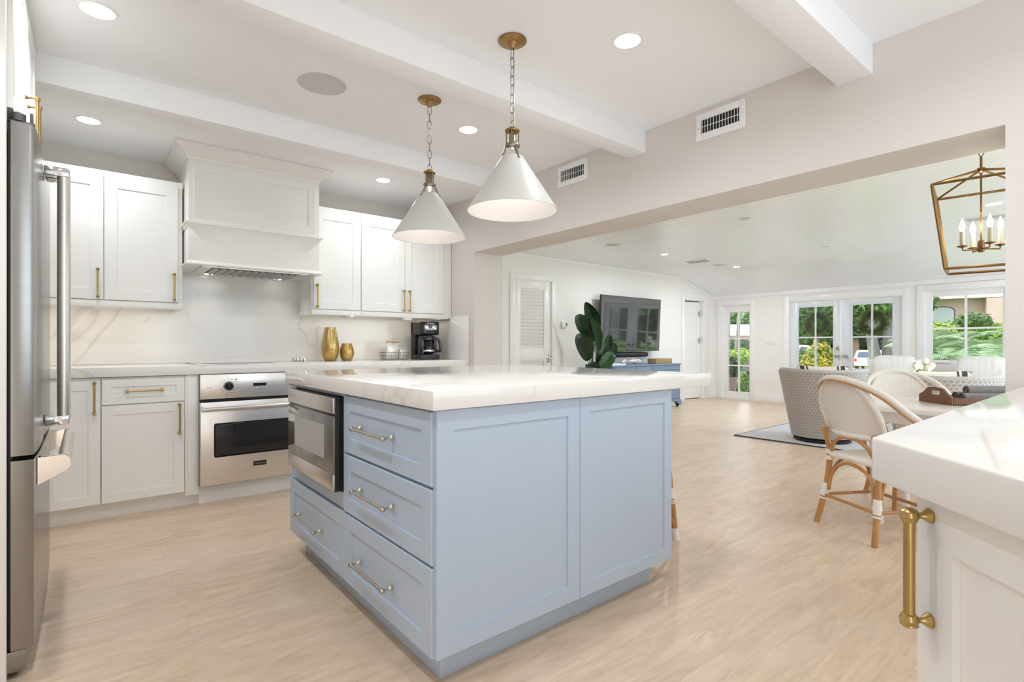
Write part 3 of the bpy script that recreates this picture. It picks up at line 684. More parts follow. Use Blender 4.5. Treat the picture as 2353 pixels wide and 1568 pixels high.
# coffee maker (turned a little towards the room)
cm = thing('coffee_maker', 'black drip coffee maker with glass carafe at the worktop end', 'coffee maker', (0, 0, 0))
bb = B().box(-.095, .095, -.115, .115, 0, .045, .006).box(-.095, .095, .045, .115, .045, .345, .008).box(-.095, .095, -.105, .115, .225, .345, .012, 3)
bb.build('housing', 'black_mat', cm)
B().box(-.085, .085, -.110, -.10, .228, .340, .01, 3).build('front_panel', 'black', cm)
B().box(-.062, .066, -.1135, -.106, .268, .318, .014, 4).build('control_panel', 'satin_nickel', cm)
B().lathe([(.021, 0), (.021, .002), (.001, .0025)], (0, -.1135, .304), (0, -1, 0)).build('clock', 'black', cm)
for k in range(4): B().sphere((-.03 + k * .018, -.1135, .280), .004, (1, .6, 1), 8, 6).build('button', 'chrome', cm)
B().lathe([(.011, 0), (.010, .007), (.001, .008)], (.045, -.1135, .284), (0, -1, 0), 16).build('dial', 'chrome', cm)
pr = [(.001, .050), (.058, .050), (.068, .062), (.070, .10), (.064, .14), (.052, .180), (.050, .186)]
cf = B().lathe(pr + [(r - .003, h) for r, h in pr[:0:-1]], (0, -.042, 0), n=32, cap1=False).build('carafe', 'carafe', cm)
B().lathe([(.074, .176), (.076, .200), (.070, .218), (.03, .222), (.001, .222)], (0, -.042, 0)).box(-.078, -.048, -.085, .0, .045, .205, .006).box(.05, .078, -.085, .0, .055, .205, .006).build('carafe_collar', 'black', cf)
B().lathe([(.0705, .072), (.0712, .080), (.0705, .088)], (0, -.042, 0), cap0=False, cap1=False).build('carafe_band', 'chrome', cf)
bb = B().tube(smoothpts([(.062, -.06, .195), (.10, -.07, .185), (.118, -.075, .14), (.122, -.077, .095), (.120, -.077, .075), (.07, -.06, .078)], 5), [.012] * 26, 10); bb.build('handle', 'black', cf)
text('Cuisinart', .021, (.004, -.1112, .331), (pi / 2, 0, 0), 'white_plastic', cm)
cm.location = (2.447, 4.30, ct); cm.rotation_euler = (0, 0, radians(-4))

# ================================================================ refrigerator
fr = thing('refrigerator', 'stainless French door refrigerator with bottom freezer drawer', 'refrigerator', (-.5, 2.7, 0))
B().box(-.90, -.196, 2.246, 3.146, .055, 1.745, .004).build('cabinet_body', 'dark_grey', fr)
def fdoor(name, y0, y1, z0, z1, fx=-.127):
    # bowed steel face
    n = 8; P = []
    for i in range(n + 1):
        t = i / n; P.append((fx - .012 + .012 * (1 - (2 * t - 1) ** 2) if False else fx - .006 * (2 * t - 1) ** 4, y0 + .006 + (y1 - y0 - .012) * t))
    poly = [(-.186, y0)] + [(fx - .02, y0)] + P + [(fx - .02, y1), (-.186, y1)]
    return B().prism([(x, y, z0) for x, y in poly], (0, 0, z1 - z0)).build(name, 'fridge_steel', fr, ang=50)
d1 = fdoor('door', 2.244, 2.693, .700, 1.748); d2 = fdoor('door', 2.697, 3.148, .700, 1.748); dw = fdoor('freezer_drawer', 2.244, 3.148, .092, .685)
for d, y in ((d1, 2.655), (d2, 2.742)):
    bb = B().tube([(-.072, y, .752), (-.072, y, 1.722)], .0195, 20); bb.build('handle', 'steel', d)
    for z in (.742, 1.692): B().box(-.128, -.054, y - .021, y + .021, z, z + .036, .006, 2).build('handle_bracket', 'chrome', d)
B().tube([(-.063, 2.345, .652), (-.063, 3.045, .652)], .0195, 20).build('handle', 'steel', dw)
for y in (2.325, 3.03):
    bb = B().prism([(-.128, y, .585), (-.128, y, .676), (-.058, y, .676), (-.046, y, .664), (-.044, y, .640), (-.054, y, .626)], (0, .032, 0))
    bb.build('handle_bracket', 'chrome', dw, ang=60)
for y in (2.262, 3.13):
    B().box(-.192, -.13, y - .012, y + .012, 1.7485, 1.754, .002).box(-.142, -.134, y - .012, y + .012, 1.750, 1.785, .002).lathe([(.017, 1.754), (.017, 1.777), (.014, 1.780), (.001, 1.780)], (-.168, y, 0), (0, 0, 1), 20).build('hinge_cover', 'dark_grey', fr)
B().box(-.192, -.187, 2.25, 3.142, .095, 1.745).build('gasket', 'black_mat', fr)
B().box(-.80, -.150, 2.25, 3.144, .022, .088, .004).box(-.75, -.20, 2.30, 3.1, .0005, .03).build('base_grille', 'fridge_steel', fr)
for y0, y1, l in ((2.205, 2.238, 'tall white panel on the camera side of the refrigerator'), (3.156, 3.19, 'tall white panel between refrigerator and base cabinets')):
    o = B().box(-.94, -.193, y0, y1, 0, Zc - .002, .002).build('side_panel', 'cab_white', None, (-.5, y0, 0)); tag(o, l, 'panel')
u = thing('bridge_cabinet', 'white cabinet with two doors above the refrigerator', 'cabinet', (-.5, 2.7, 1.80))
B().box(-.90, -.202, 2.240, 3.154, 1.80, Zc - .003, .002).build('carcass', 'cab_white', u)
for y0, y1, hy in ((2.243, 2.696, 2.648), (2.700, 3.152, 2.748)):
    d = B().panel((-.200, y0, 1.787), Y_, Z_, X_, y1 - y0, 2.357 - 1.787, .02, .06).build('door', 'cab_white', u)
    pull(B(), (-.18, hy, 1.80), (-.18, hy, 1.972), X_, proj=.034, k=1.0).build('handle', 'brass', d)

# ================================================================ island
isl = thing('kitchen_island', 'pale blue kitchen island cabinet with drawers and framed end panels', 'island', (1.4, 2.06, 0))
B().box(.858, 1.936, 1.413, 2.714, 0, .108, .002).build('plinth', 'blue', isl)
B().box(.818, 2.0, 1.368, 2.768, .106, .8555, .002).build('carcass', 'blue', isl)
for x0, x1, r in ((.806, 1.4185, .062), (1.4205, 2.003, .054)):
    B().panel((x0, 1.3675, .105), X_, Z_, -Y_, x1 - x0, .7465, .022, r, .006, .002).build('end_panel', 'blue', isl)
for x0, x1 in ((.818, 1.408), (1.41, 2.0)):
    B().panel((x1, 2.768, .105), -X_, Z_, Y_, x1 - x0, .7465, .02, .06).build('end_panel', 'blue', isl)
B().panel((2.0, 1.37, .105), Y_, Z_, X_, 1.396, .7465, .012, .07).build('seating_panel', 'blue', isl)
def idrawer(y0, y1, z0, z1, hy0, hy1, hz, rail=.058, m='nickel'):
    d = B().panel((.818, y1, z0), -Y_, Z_, -X_, y1 - y0, z1 - z0, .021, rail, .0065, .002).build('drawer', 'blue', isl)
    return pull(B(), (.797, hy0, hz), (.797, hy1, hz), -X_, proj=.034, k=1.05).build('handle', m, d)
idrawer(1.364, 2.052, .622, .846, 1.623, 1.885, .735)
idrawer(1.364, 2.052, .385, .612, 1.623, 1.885, .500)
idrawer(1.364, 2.043, .106, .376, 1.628, 1.892, .226)
idrawer(2.047, 2.764, .108, .377, 2.315, 2.612, .228)
B().box(.806, .82, 2.056, 2.074, .385, .85).box(.806, .82, 2.692, 2.764, .385, .85).box(.806, .82, 2.074, 2.692, .385, .448).box(.806, .82, 2.074, 2.692, .840, .852).build('face_frame', 'blue', isl)
o = B().box(.777, 2.285, 1.319, 2.783, .856, .914, .003).build('countertop', 'quartz', None, (1.5, 2.05, .856)); tag(o, 'thick white veined quartz slab on the blue island', 'countertop')
mw = thing('microwave_drawer', 'stainless microwave drawer built into the blue island end', 'microwave', (.79, 2.38, .455))
B().box(.772, .8175, 2.078, 2.688, .455, .836, .002).build('casing', 'black', mw)
B().box(.764, .774, 2.080, 2.686, .770, .834, .002).build('control_strip', 'steel', mw)
dd = B().box(.764, .774, 2.080, 2.686, .461, .5245, .002).build('lower_trim', 'steel', mw)
gl = mat('black glass with paler painted reflection', (.46, .44, .43), .18, .6, var=.02); M['glass_sheen'] = mat('black oven glass with painted reflection', (.27, .26, .255), .10, .6, var=.02)  # black glass: its grey reflection, paler over the window, is put into the colour
M['window_sheen'] = gl
B().box(.7655, .774, 2.080, 2.686, .525, .760, .001).build('glass_front', 'glass_sheen', mw)
B().box(.7650, .767, 2.185, 2.585, .575, .715).build('window', 'window_sheen', mw)
# ================================================================ peninsula counter beside the camera
pn = [(.892, .262), (2.684, .272), (2.684, -.62), (.30, -.62), (.30, -.378)]
bb = B().prism([(x, y, .852) for x, y in pn], (0, 0, .062))
bmesh.ops.bevel(bb.bm, geom=list(bb.bm.edges), offset=.004, segments=3, affect='EDGES', profile=.5)
o = bb.build('countertop', 'quartz', None, (1.6, -.1, .852)); tag(o, 'white quartz peninsula worktop with an angled corner by the camera', 'countertop')
nd = Vector((-.734, .679, 0)); ud = Vector((-.679, -.734, 0))        # outward normal of the angled face, direction towards the camera
c0 = Vector((.885, .207, 0))
pb = thing('peninsula_cabinet', 'white angled cabinet under the peninsula worktop with a brass pull', 'cabinet', (1.6, -.1, 0), 'white base cabinets')
cc = [c0 - nd * .021, Vector((2.68, .217, 0)), Vector((2.68, -.6, 0)), Vector((.40, -.6, 0)), c0 + ud * .72 - nd * .021]
B().prism([(p.x, p.y, .10) for p in cc], (0, 0, .7515)).build('carcass', 'cab_white', pb)
kk = [c0 - nd * .08 + Vector((.05, -.03, 0)), Vector((2.68, .15, 0)), Vector((2.68, -.58, 0)), Vector((.5, -.58, 0)), c0 + ud * .66 - nd * .08]
B().prism([(p.x, p.y, 0) for p in kk], (0, 0, .10)).build('plinth', 'cab_white', pb)
d = B().panel(c0 - nd * .021 + Vector((0, 0, .105)), ud, Z_, nd, .46, .742, .021, .064, .009, .002).build('door', 'cab_white', pb)
hp = c0 + ud * .026
pull(B(), (hp.x, hp.y, .683), (hp.x, hp.y, .822), nd, proj=.0265, r=.0066, k=1.05).build('handle', 'brass', d)
for k in range(3):
    x0 = .93 + k * .58; B().panel((x0 + .575, .2, .105), -X_, Z_, Y_, .57, .742, .016, .062).build('back_panel', 'cab_white', pb)

# ================================================================ ceiling fixtures
def downlight(x, y, z, r, label, on=True, watt=None, grp='recessed ceiling lights'):
    t = thing('recessed_light', label, 'ceiling light', (x, y, z - .004), grp)
    B().lathe([(r, 0), (r * 1.18, -.003), (r * 1.30, -.002), (r * 1.32, .003), (r, .003)], (x, y, z - .001), (0, 0, 1), 36, False, False).build('trim_ring', 'white_plastic', t)
    B().lathe([(.001, 0), (r * .99, 0), (r * .99, .003), (.001, .003)], (x, y, z - .004), (0, 0, 1), 36).build('lens', 'light_on' if on else 'speaker', t)
    if watt: lamp('AREA', (x, y, z - .012), watt, r * 1.8, parent=t, spread=radians(155) if x < Xw else radians(175))
for x, y, l in ((.03, 2.648, 'recessed light over the floor between refrigerator and island'), (.005, 3.975, 'recessed light in front of the cabinets beside the refrigerator'),
                (1.83, 1.452, 'bright recessed light nearest the two wall vents'), (1.823, 2.671, 'recessed light between the two pendants'), (1.848, 3.922, 'recessed light behind the smaller looking pendant'),
                (.03, 1.40, 'added unseen fill light above the camera position'), (.93, .35, 'added unseen fill light over the angled peninsula corner'), (1.83, .35, 'added unseen fill light over the peninsula worktop')):  # the three on this line are unseen, added to brighten the kitchen
    downlight(x, y, Zc, .052, l, True, LAMP_K * (.85 if y > 3.9 else 1.35 if x < .1  else 1))
def ceil_speaker(x, y, z, r, label):
    t = thing('ceiling_speaker', label, 'speaker', (x, y, z - .004))
    B().lathe([(r, 0), (r, -.003), (r - .006, -.004), (r - .006, .001)], (x, y, z), (0, 0, 1), 40, False, False).build('rim', 'white_plastic', t)
    B().lathe([(.001, -.003), (r - .006, -.003), (r - .006, .001), (.001, .001)], (x, y, z), (0, 0, 1), 40).build('grille', 'speaker', t)
ceil_speaker(.925, 2.668, Zc, .124, 'large round grey ceiling speaker in the kitchen')
zl = lambda x: 2.338 - (x - Xw2) * .0037 + .002
def liv(px): return px
for x, y, r, l, on, wt in ((6.33, 4.37, .05, 'small lit recessed light above the television', True, 16), (5.17, 2.62, .055, 'unlit recessed light just past the header', False, None), (7.43, 2.69, .05, 'unlit recessed light in the middle of the plank ceiling', False, None),
                       (8.2, 4.30, .05, 'lit recessed light nearest the far end of the plank ceiling', True, 16), (6.38, .92, .055, 'lit recessed light seen through the brass lantern', True, 16)):
    downlight(x, y, zl(x), r, l, on, wt, 'recessed lights in the plank ceiling')
ceil_speaker(5.22, 4.38, zl(5.2), .105, 'round white speaker in the plank ceiling above the louvred door')
ceil_speaker(7.8, 4.37, zl(7.8), .105, 'round white speaker in the plank ceiling near the panelled door')
def register(x, y, z, label):
    t = thing('ceiling_register', label, 'vent', (x, y, z))
    B().box(x - .09, x + .09, y - .17, y - .155, z - .014, z, .002).box(x - .09, x + .09, y + .155, y + .17, z - .014, z, .002).box(x - .09, x - .075, y - .155, y + .155, z - .014, z, .002).box(x + .075, x + .09, y - .155, y + .155, z - .014, z, .002).build('frame', 'white_plastic', t)
    bb = B()
    for k in range(7): bb.box(-.004, .004, -.155, .155, -.010, .010, 0, 1, Matrix.Translation((x - .062 + k * .0205, y, z - .012)) @ Matrix.Rotation(radians(50), 4, 'Y'))
    bb.build('louvre', 'speaker', t)
register(7.2, 4.36, zl(7.2), 'rectangular ceiling register in the planks near the television')
register(6.95, 1.05, zl(6.95), 'rectangular ceiling register in the planks behind the brass lantern')
def wall_vent(y0, y1, label):
    z0, z1 = 2.196, 2.348; X = Xw; cy = (y0 + y1) / 2
    t = thing('wall_vent', label, 'vent', (X, cy, 2.27), 'white supply vents on the greige wall')
    a0, a1, b0, b1 = y0 + .034, y1 - .030, z0 + .040, z1 - .038
    bb = B()
    bb.box(X - .008, X - .001, y0, a0, z0, z1, .002).box(X - .008, X - .001, a1, y1, z0, z1, .002).box(X - .008, X - .001, a0, a1, z0, b0, .002).box(X - .008, X - .001, a0, a1, b1, z1, .002)
    bb.build('frame', 'white_plastic', t)
    B().box(X - .0018, X - .001, a0, a1, b0, b1).build('backing', 'steel_dark', t)
    bb = B(); n = 13
    for k in range(n):
        y = a0 + (k + .5) * (a1 - a0) / n; bb.box(-.0055, .0055, -.0012, .0012, b0, b1, 0, 1, Matrix.Translation((X - .0078, y, 0)) @ Matrix.Rotation(radians(24), 4, 'Z'))
    bb.box(X - .004, X - .002, a0, a1, (b0 + b1) / 2 - .002, (b0 + b1) / 2 + .002); bb.build('louvre', 'white_plastic', t)
    for y in (y0 + .014, y1 - .013): B().lathe([(.004, 0), (.003, .002)], (X - .008, y, 2.27), (-1, 0, 0), 10).build('screw', 'satin_nickel', t)
wall_vent(1.355, 1.641, 'white wall vent between the two ceiling beams nearest the camera')
wall_vent(2.472, 2.765, 'white wall vent beside the larger looking pendant shade')

# ================================================================ pendants
pd = thing('pendant_lamp', 'conical off white pendant nearest the camera over the island', 'pendant lamp', (0, 0, 0), 'conical pendants over the island')
B().lathe([(.001, 0), (.0625, 0), (.0625, -.004), (.058, -.008), (.024, -.013), (.019, -.020), (.013, -.028), (.010, -.036), (.001, -.037)], n=36).build('canopy', 'aged_brass', pd)
bb = B(); z = -.034; k = 0
while z > -.375:
    L, wd = .046, .0095; P = []
    for i in range(16):
        a = 2 * pi * i / 16; dx = cos(a) * wd; dz = sin(a) * wd + (L / 2 - wd) * (1 if sin(a) > 0 else -1)
        P.append((dx, 0, z - L / 2 + dz) if k % 2 else (0, dx, z - L / 2 + dz))
    bb.tube(P, .0019, 6, True); z -= L - .0065; k += 1
bb.build('chain', 'chain', pd)
so_ = B().lathe([(.001, -.386), (.010, -.386), (.031, -.390), (.033, -.394), (.031, -.399), (.010, -.401), (.001, -.401)], n=28).lathe([(.012, -.378), (.012, -.39)], n=12).build('top_ring', 'aged_brass', pd)
so_ = B().lathe([(.020, -.452), (.032, -.454), (.034, -.459), (.032, -.465), (.020, -.467)], n=28, cap0=False, cap1=False).lathe([(.024, -.467), (.026, -.452)], n=24).build('lower_ring', 'chain', pd)
bb = B()
for k in range(4):
    a = pi / 4 + k * pi / 2; bb.tube([(cos(a) * .026, sin(a) * .026, -.396), (cos(a) * .026, sin(a) * .026, -.458)], .0028, 8)
bb.lathe([(.001, -.400), (.014, -.400), (.015, -.425), (.018, -.432), (.018, -.452), (.012, -.458)], n=20); bb.build('socket', 'chain', pd)
B().lathe([(.024, -.464), (.026, -.472), (.046, -.512), (.058, -.535)], n=28, cap0=False, cap1=False).build('glass_neck', 'bulb_glass', pd)
for k in range(3):
    bb = B(); a = radians(20) + k * 2 * pi / 3; bb.tube([(cos(a) * .030, sin(a) * .030, -.462), (cos(a) * .034, sin(a) * .034, -.478), (cos(a) * .0545, sin(a) * .0545, -.522)], .0036, 8)
    bb.sphere((cos(a) * .0565, sin(a) * .0565, -.526), .0075, (1, 1, 1), 12, 8)
    bb.build('shade_bracket', 'chain', pd)
sh = B().lathe([(.0485, -.511), (.1965, -.742), (.1975, -.7455), (.1945, -.7455), (.0470, -.5125)], n=72, cap0=False, cap1=False).build('shade', 'shade_out', pd, ang=60)
B().lathe([(.046, -.514), (.1935, -.7445)], n=72, cap0=False, cap1=False, ).build('shade_lining', 'shade_in', sh, fixn=False)
B().lathe([(.001, -.60), (.012, -.598), (.026, -.578), (.029, -.56), (.024, -.53), (.013, -.505), (.012, -.47)], n=20).build('bulb', 'bulb_soft', pd)
pd.location = (1.438, 1.767, Zc - .0008)
pd2 = dup(pd, (1.439, 2.480, Zc - .0008), .9, 'conical off white pendant farther from the camera over the island')
for x, y in ((1.438, 1.767), (1.439, 2.48)):
    lamp('POINT', (x, y, Zc - .64), .35, .03, (1, .92, .82))

# ================================================================ counter stool (mostly hidden by the island)
def wrapband(bb, a, b, r): bb.tube([a, b], r, 12); return bb
stl = thing('counter_stool', 'rattan counter stool with white wrapped feet tucked behind the island', 'stool', (2.27, 1.80, 0))
ft = {(1, -1): (2.455, 1.622), (1, 1): (2.455, 1.985), (-1, -1): (2.09, 1.622), (-1, 1): (2.09, 1.985)}
hd_ = {k: (2.27 + k[0] * .135, 1.80 + k[1] * .135) for k in ft}
for k in ft:
    f_, h_ = ft[k], hd_[k]; P = lambda t: (f_[0] + (h_[0] - f_[0]) * t, f_[1] + (h_[1] - f_[1]) * t, .60 * t)
    lg = B().tube([P(.002), P(1)], .0165, 12).build('leg', 'rattan', stl)
    for a, b in ((0, .11), (.375, .47), (.349, .361), (.329, .341)): B().tube([P(a), P(b)], .0195, 14).build('leg_wrap', 'leather', lg)
pt = lambda k, t: Vector((ft[k][0] + (hd_[k][0] - ft[k][0]) * t, ft[k][1] + (hd_[k][1] - ft[k][1]) * t, .60 * t))
for a, b in (((1, -1), (1, 1)), ((-1, -1), (-1, 1)), ((1, -1), (-1, -1)), ((1, 1), (-1, 1))):
    B().tube([pt(a, .36), pt(b, .36)], .011, 10).build('stretcher', 'rattan', stl)
    m = (pt(a, .14) + pt(b, .14)) / 2; m.z = .30
    B().tube(smoothpts([pt(a, .11), pt(a, .22) * .85 + pt(b, .22) * .15 + Vector((0, 0, .03)), m + Vector((0, 0, .02)), pt(b, .22) * .85 + pt(a, .22) * .15 + Vector((0, 0, .03)), pt(b, .11)], 6), .009, 10).build('arch', 'rattan', stl)
B().tube(rrect(2.27, 1.80, .165, .165, .605, .06), .018, 10, True).build('seat_rail', 'wrap', stl)
bb = B().prism(rrect(2.27, 1.80, .16, .16, .606, .055), (0, 0, .016)); bb.build('seat', 'weave', stl)

# ================================================================ rattan dining chair, built facing +X
def make_chair():
    ch = thing('dining_chair', 'honey rattan chair with white woven back nearest the peninsula', 'chair', (0, 0, 0), 'rattan bistro chairs at the dining table')
    seatz = .405
    BL = {s: [(-.205, s * .203, 0), (-.165, s * .178, .20), (-.145, s * .168, seatz), (-.165, s * .172, .52), (-.178, s * .175, .57)] for s in (-1, 1)}
    FL = {s: [(.185, s * .195, 0), (.165, s * .180, .22), (.150, s * .170, seatz)] for s in (-1, 1)}
    at_ = lambda P, z: next((Vector(a) + (Vector(b) - Vector(a)) * ((z - a[2]) / (b[2] - a[2])) for a, b in zip(P[:-1], P[1:]) if a[2] <= z <= b[2]))
    for D in (BL, FL):
        for s in (-1, 1):
            lg = B().tube(smoothpts(D[s], 5), .0165, 12).build('leg', 'rattan', ch)
            for z0, z1, r_ in [(.172, .235, .0205), (.140, .1725, .0187), (.152, .158, .021)] + ([(.373, .397, .0205), (.413, .437, .0205)] if D is BL else []):
                B().tube([at_(D[s], z0), at_(D[s], z1)], r_, 14).build('leg_wrap' if r_ < .021 else 'lashing', 'leather' if r_ < .021 else 'rattan', lg)
    for a, b in ((BL[-1], BL[1]), (FL[-1], FL[1]), (BL[-1], FL[-1]), (BL[1], FL[1])):
        p, q = at_(a, .165), at_(b, .165); B().tube([p, q], .0095, 10).build('stretcher', 'rattan', ch)
        p, q = at_(a, .20), at_(b, .20); m = (p + q) / 2; dv = (q - p)
        ins = dv.normalized() * .028
        B().tube(smoothpts([p + ins * .8, at_(a, .28) + ins * 1.0, at_(a, .34) * .78 + at_(b, .34) * .22 + Vector((0, 0, .012)), Vector((m.x, m.y, .385)), at_(a, .34) * .22 + at_(b, .34) * .78 + Vector((0, 0, .012)), at_(b, .28) - ins, q - ins * .8], 6), .010, 10).build('arch', 'rattan', ch)
    # arch between seat and back
    B().tube(smoothpts([(-.15, -.150, .43), (-.16, -.115, .49), (-.168, -.05, .525), (-.17, 0, .528), (-.168, .05, .525), (-.16, .115, .49), (-.15, .150, .43)], 6), .011, 10).build('arch', 'rattan', ch)
    # seat
    sp = [(-.150, -.165), (-.155, 0), (-.150, .165), (-.02, .195), (.13, .185), (.185, .12), (.20, 0), (.185, -.12), (.13, -.185), (-.02, -.195)]
    sp = smoothpts([(x, y, 0) for x, y in sp], 5, True)
    B().rings([[Vector((p.x * f, p.y * f, z)) for p in sp] for f, z in ((.92, .392), (1.02, .396), (1.04, .407), (1.0, .418), (.9, .422))]).build('seat', 'weave', ch)
    # back: outer hoop sweeping forward into the arms, inner woven panel
    H = smoothpts([(.13, -.20, .425), (.115, -.225, .52), (.06, -.245, .615), (-.06, -.243, .70), (-.165, -.205, .79), (-.235, -.11, .846), (-.258, 0, .864),
                   (-.235, .11, .846), (-.165, .205, .79), (-.06, .243, .70), (.06, .245, .615), (.115, .225, .52), (.13, .20, .425)], 7)
    n = len(H); k0, k1 = int(n * .24), int(n * .76)
    hp_ = B().tube(H, .013, 12).build('hoop', 'rattan', ch)
    bb = B().tube(H[int(n * .16):int(n * .84)], .0185, 12); bb.build('hoop_wrap', 'wrap', hp_)
    H2 = [Vector((p.x - .017, p.y * .985, p.z - .011)) for p in H]
    B().tube(H2[int(n * .12):int(n * .88)], .006, 8).build('hoop_bead', 'rattan', ch)
    # back panel: curved shell bounded by an arch
    R = []; nu, nv = 18, 12
    pts = {}
    bb = B(); grid = []
    for j in range(nv + 1):
        v = j / nv; row = []
        for i in range(nu + 1):
            u_ = -1 + 2 * i / nu
            hw = .178 + .025 * min(1, v * 1.6); zt = .545 + (.862 - .545) * sqrt(max(0, 1 - (abs(u_) ** 2.4) * .66)) - 0
            z_ = .545 + (zt - .545) * v; y_ = u_ * hw * (1 - .12 * v * v)
            x_ = -.178 - .075 * v + .055 * u_ * u_
            row.append(Vector((x_, y_, z_)))
        grid.append(row)
    th = Vector((.010, 0, 0))
    F = [[bb.bm.verts.new(p) for p in r] for r in grid]; Gk = [[bb.bm.verts.new(p + th) for p in r] for r in grid]
    for j in range(nv):
        for i in range(nu):
            bb.bm.faces.new((F[j][i], F[j][i + 1], F[j + 1][i + 1], F[j + 1][i])); bb.bm.faces.new((Gk[j][i], Gk[j + 1][i], Gk[j + 1][i + 1], Gk[j][i + 1]))
    bd = [(0, i) for i in range(nu + 1)] + [(j, nu) for j in range(1, nv + 1)] + [(nv, i) for i in range(nu - 1, -1, -1)] + [(j, 0) for j in range(nv - 1, 0, -1)]
    for a, b in zip(bd, bd[1:] + bd[:1]): bb.bm.faces.new((F[a[0]][a[1]], Gk[a[0]][a[1]], Gk[b[0]][b[1]], F[b[0]][b[1]]))
    bp_ = bb.build('back_panel', 'weave', ch)
    edge = [grid[0][i] + th * .5 for i in range(nu + 1)] + [grid[j][nu] + th * .5 for j in range(1, nv + 1)] + [grid[nv][i] + th * .5 for i in range(nu - 1, -1, -1)] + [grid[j][0] + th * .5 for j in range(nv - 1, 0, -1)]
    B().tube(edge, .0165, 10, True).build('panel_rim', 'wrap', bp_)
    return ch
def face(o, x, y, fx, fy): o.location = (x, y, 0); o.rotation_euler = (0, 0, atan2(fy, fx))
c1 = make_chair()
face(c1, 3.264 + .871 * .205, 1.091 - .49 * .205, .871, -.49)
c2 = dup(c1, (0, 0, 0), 0, 'second rattan chair beyond the dining table and its woven tray')
face(c2, 4.245, 1.005, -.777, -.63)

# ---------------------------------------------------------------- dining table
tb = thing('dining_table', 'pale washed rectangular dining table behind the peninsula', 'table', (3.87, .34, 0))
B().box(3.49, 4.24, -.66, 1.19, .668, .70, .006, 3).build('tabletop', 'table_white', tb)
B().box(3.56, 4.17, -.58, 1.10, .60, .669, .003).build('apron', 'table_white', tb)
for x in (3.60, 4.13):
    for y in (-.53, 1.03): B().lathe([(.032, .001), (.036, .02), (.028, .06), (.034, .40), (.042, .52), (.030, .545), (.042, .565), (.042, .601)], (x, y, 0), n=20).build('leg', 'table_white', tb)
# woven tray with rolled napkins, turned on the table
ty = thing('tray', 'dark brown woven rattan tray with cut-out handles on the dining table', 'tray', (0, 0, 0))
TW, TL = .125, .26      # half width (handle ends), half length
def tray_end(x):
    # end wall with a raised handle and a slot, thickness along x
    bb = B(); o_ = [(-TW, .0), (TW, .0), (TW, .045), (TW * .72, .062), (TW * .45, .092), (0, .098), (-TW * .45, .092), (-TW * .72, .062), (-TW, .045)]
    h_ = [(-.035, .052), (.035, .052), (.035, .076), (-.035, .076)]
    for xa in (x - .006, x + .006):
        ov_ = [bb.bm.verts.new((xa, y, z)) for y, z in o_]; hv = [bb.bm.verts.new((xa, y, z)) for y, z in h_]
        loops = [(ov_[0], ov_[1], hv[1], hv[0]), (ov_[1], ov_[2], ov_[3], hv[2], hv[1]), (ov_[3], ov_[4], ov_[5], hv[2]), (ov_[5], hv[3], hv[2]), (ov_[5], ov_[6], ov_[7], hv[3]), (ov_[7], ov_[8], ov_[0], hv[0], hv[3])]
        for l in loops: bb.bm.faces.new(l)
        if xa < x: A_, H_ = ov_, hv
    for P, Q in ((A_, ov_), (H_, hv)):
        for i in range(len(P)): j = (i + 1) % len(P); bb.bm.faces.new((P[i], P[j], Q[j], Q[i]))
    return bb
tray_end(-TL).build('handle_end', 'basket', ty); tray_end(TL).build('handle_end', 'basket', ty)
for s in (-1, 1):
    B().prism([(-TL, s * TW, 0), (TL, s * TW, 0), (TL, s * TW, .045), (TL - .05, s * TW, .040), (-TL + .05, s * TW, .040), (-TL, s * TW, .045)], (0, -s * .012, 0)).build('side', 'basket', ty)
B().box(-TL, TL, -TW, TW, .001, .008).build('bottom', 'basket', ty)
a_t = atan2(.98, .18)
a_t = atan2(-.164, .191) - pi / 2 + pi      # the handle end runs from (4.00,.917) to (3.836,.726)
e0, e1 = Vector((4.00, .917, 0)), Vector((3.836, .726, 0)); ed = (e1 - e0).normalized(); nx = Vector((-ed.y, ed.x, 0))
if nx.x < 0: nx = -nx
cen = (e0 + e1) / 2 + nx * TL
ty.location = (cen.x, cen.y, .7005); ty.rotation_euler = (0, 0, atan2(nx.y, nx.x))
for k, (oy, oz, l) in enumerate(((-.05, .040, 'rolled grey napkin along the peninsula side of the woven tray'), (.035, .040, 'rolled grey napkin along the far side of the woven tray'), (-.005, .078, 'rolled grey napkin lying on top of the two others in the tray'))):
    a = Vector((-.15 + .03 * k, oy, oz)); b = Vector((.20, oy, oz)); R_ = Matrix.Rotation(atan2(nx.y, nx.x), 4, 'Z')
    nb = B(); n = 30; prof_ = []
    for i in range(n): t = i / (n - 1); an = t * 5.2 * pi; r_ = .006 + .0225 * t; prof_.append((r_ * cos(an), r_ * sin(an)))
    ring = lambda x: [Vector((x, oy + p[0], oz + p[1])) for p in prof_] + [Vector((x, oy + p[0] * .9, oz + p[1] * .9)) for p in prof_[::-1]]
    nb.rings([ring(a.x), ring((a.x + b.x) / 2), ring(b.x)])
    nb.tube([(a.x + .004, oy, oz), (b.x - .004, oy, oz)], .025, 16)
    o = nb.build('napkin_roll', 'grey_cloth', None, (0, 0, 0)); o.location = (cen.x, cen.y, .7015); o.rotation_euler = (0, 0, atan2(nx.y, nx.x)); tag(o, l, 'napkin', 'rolled napkins in the tray')

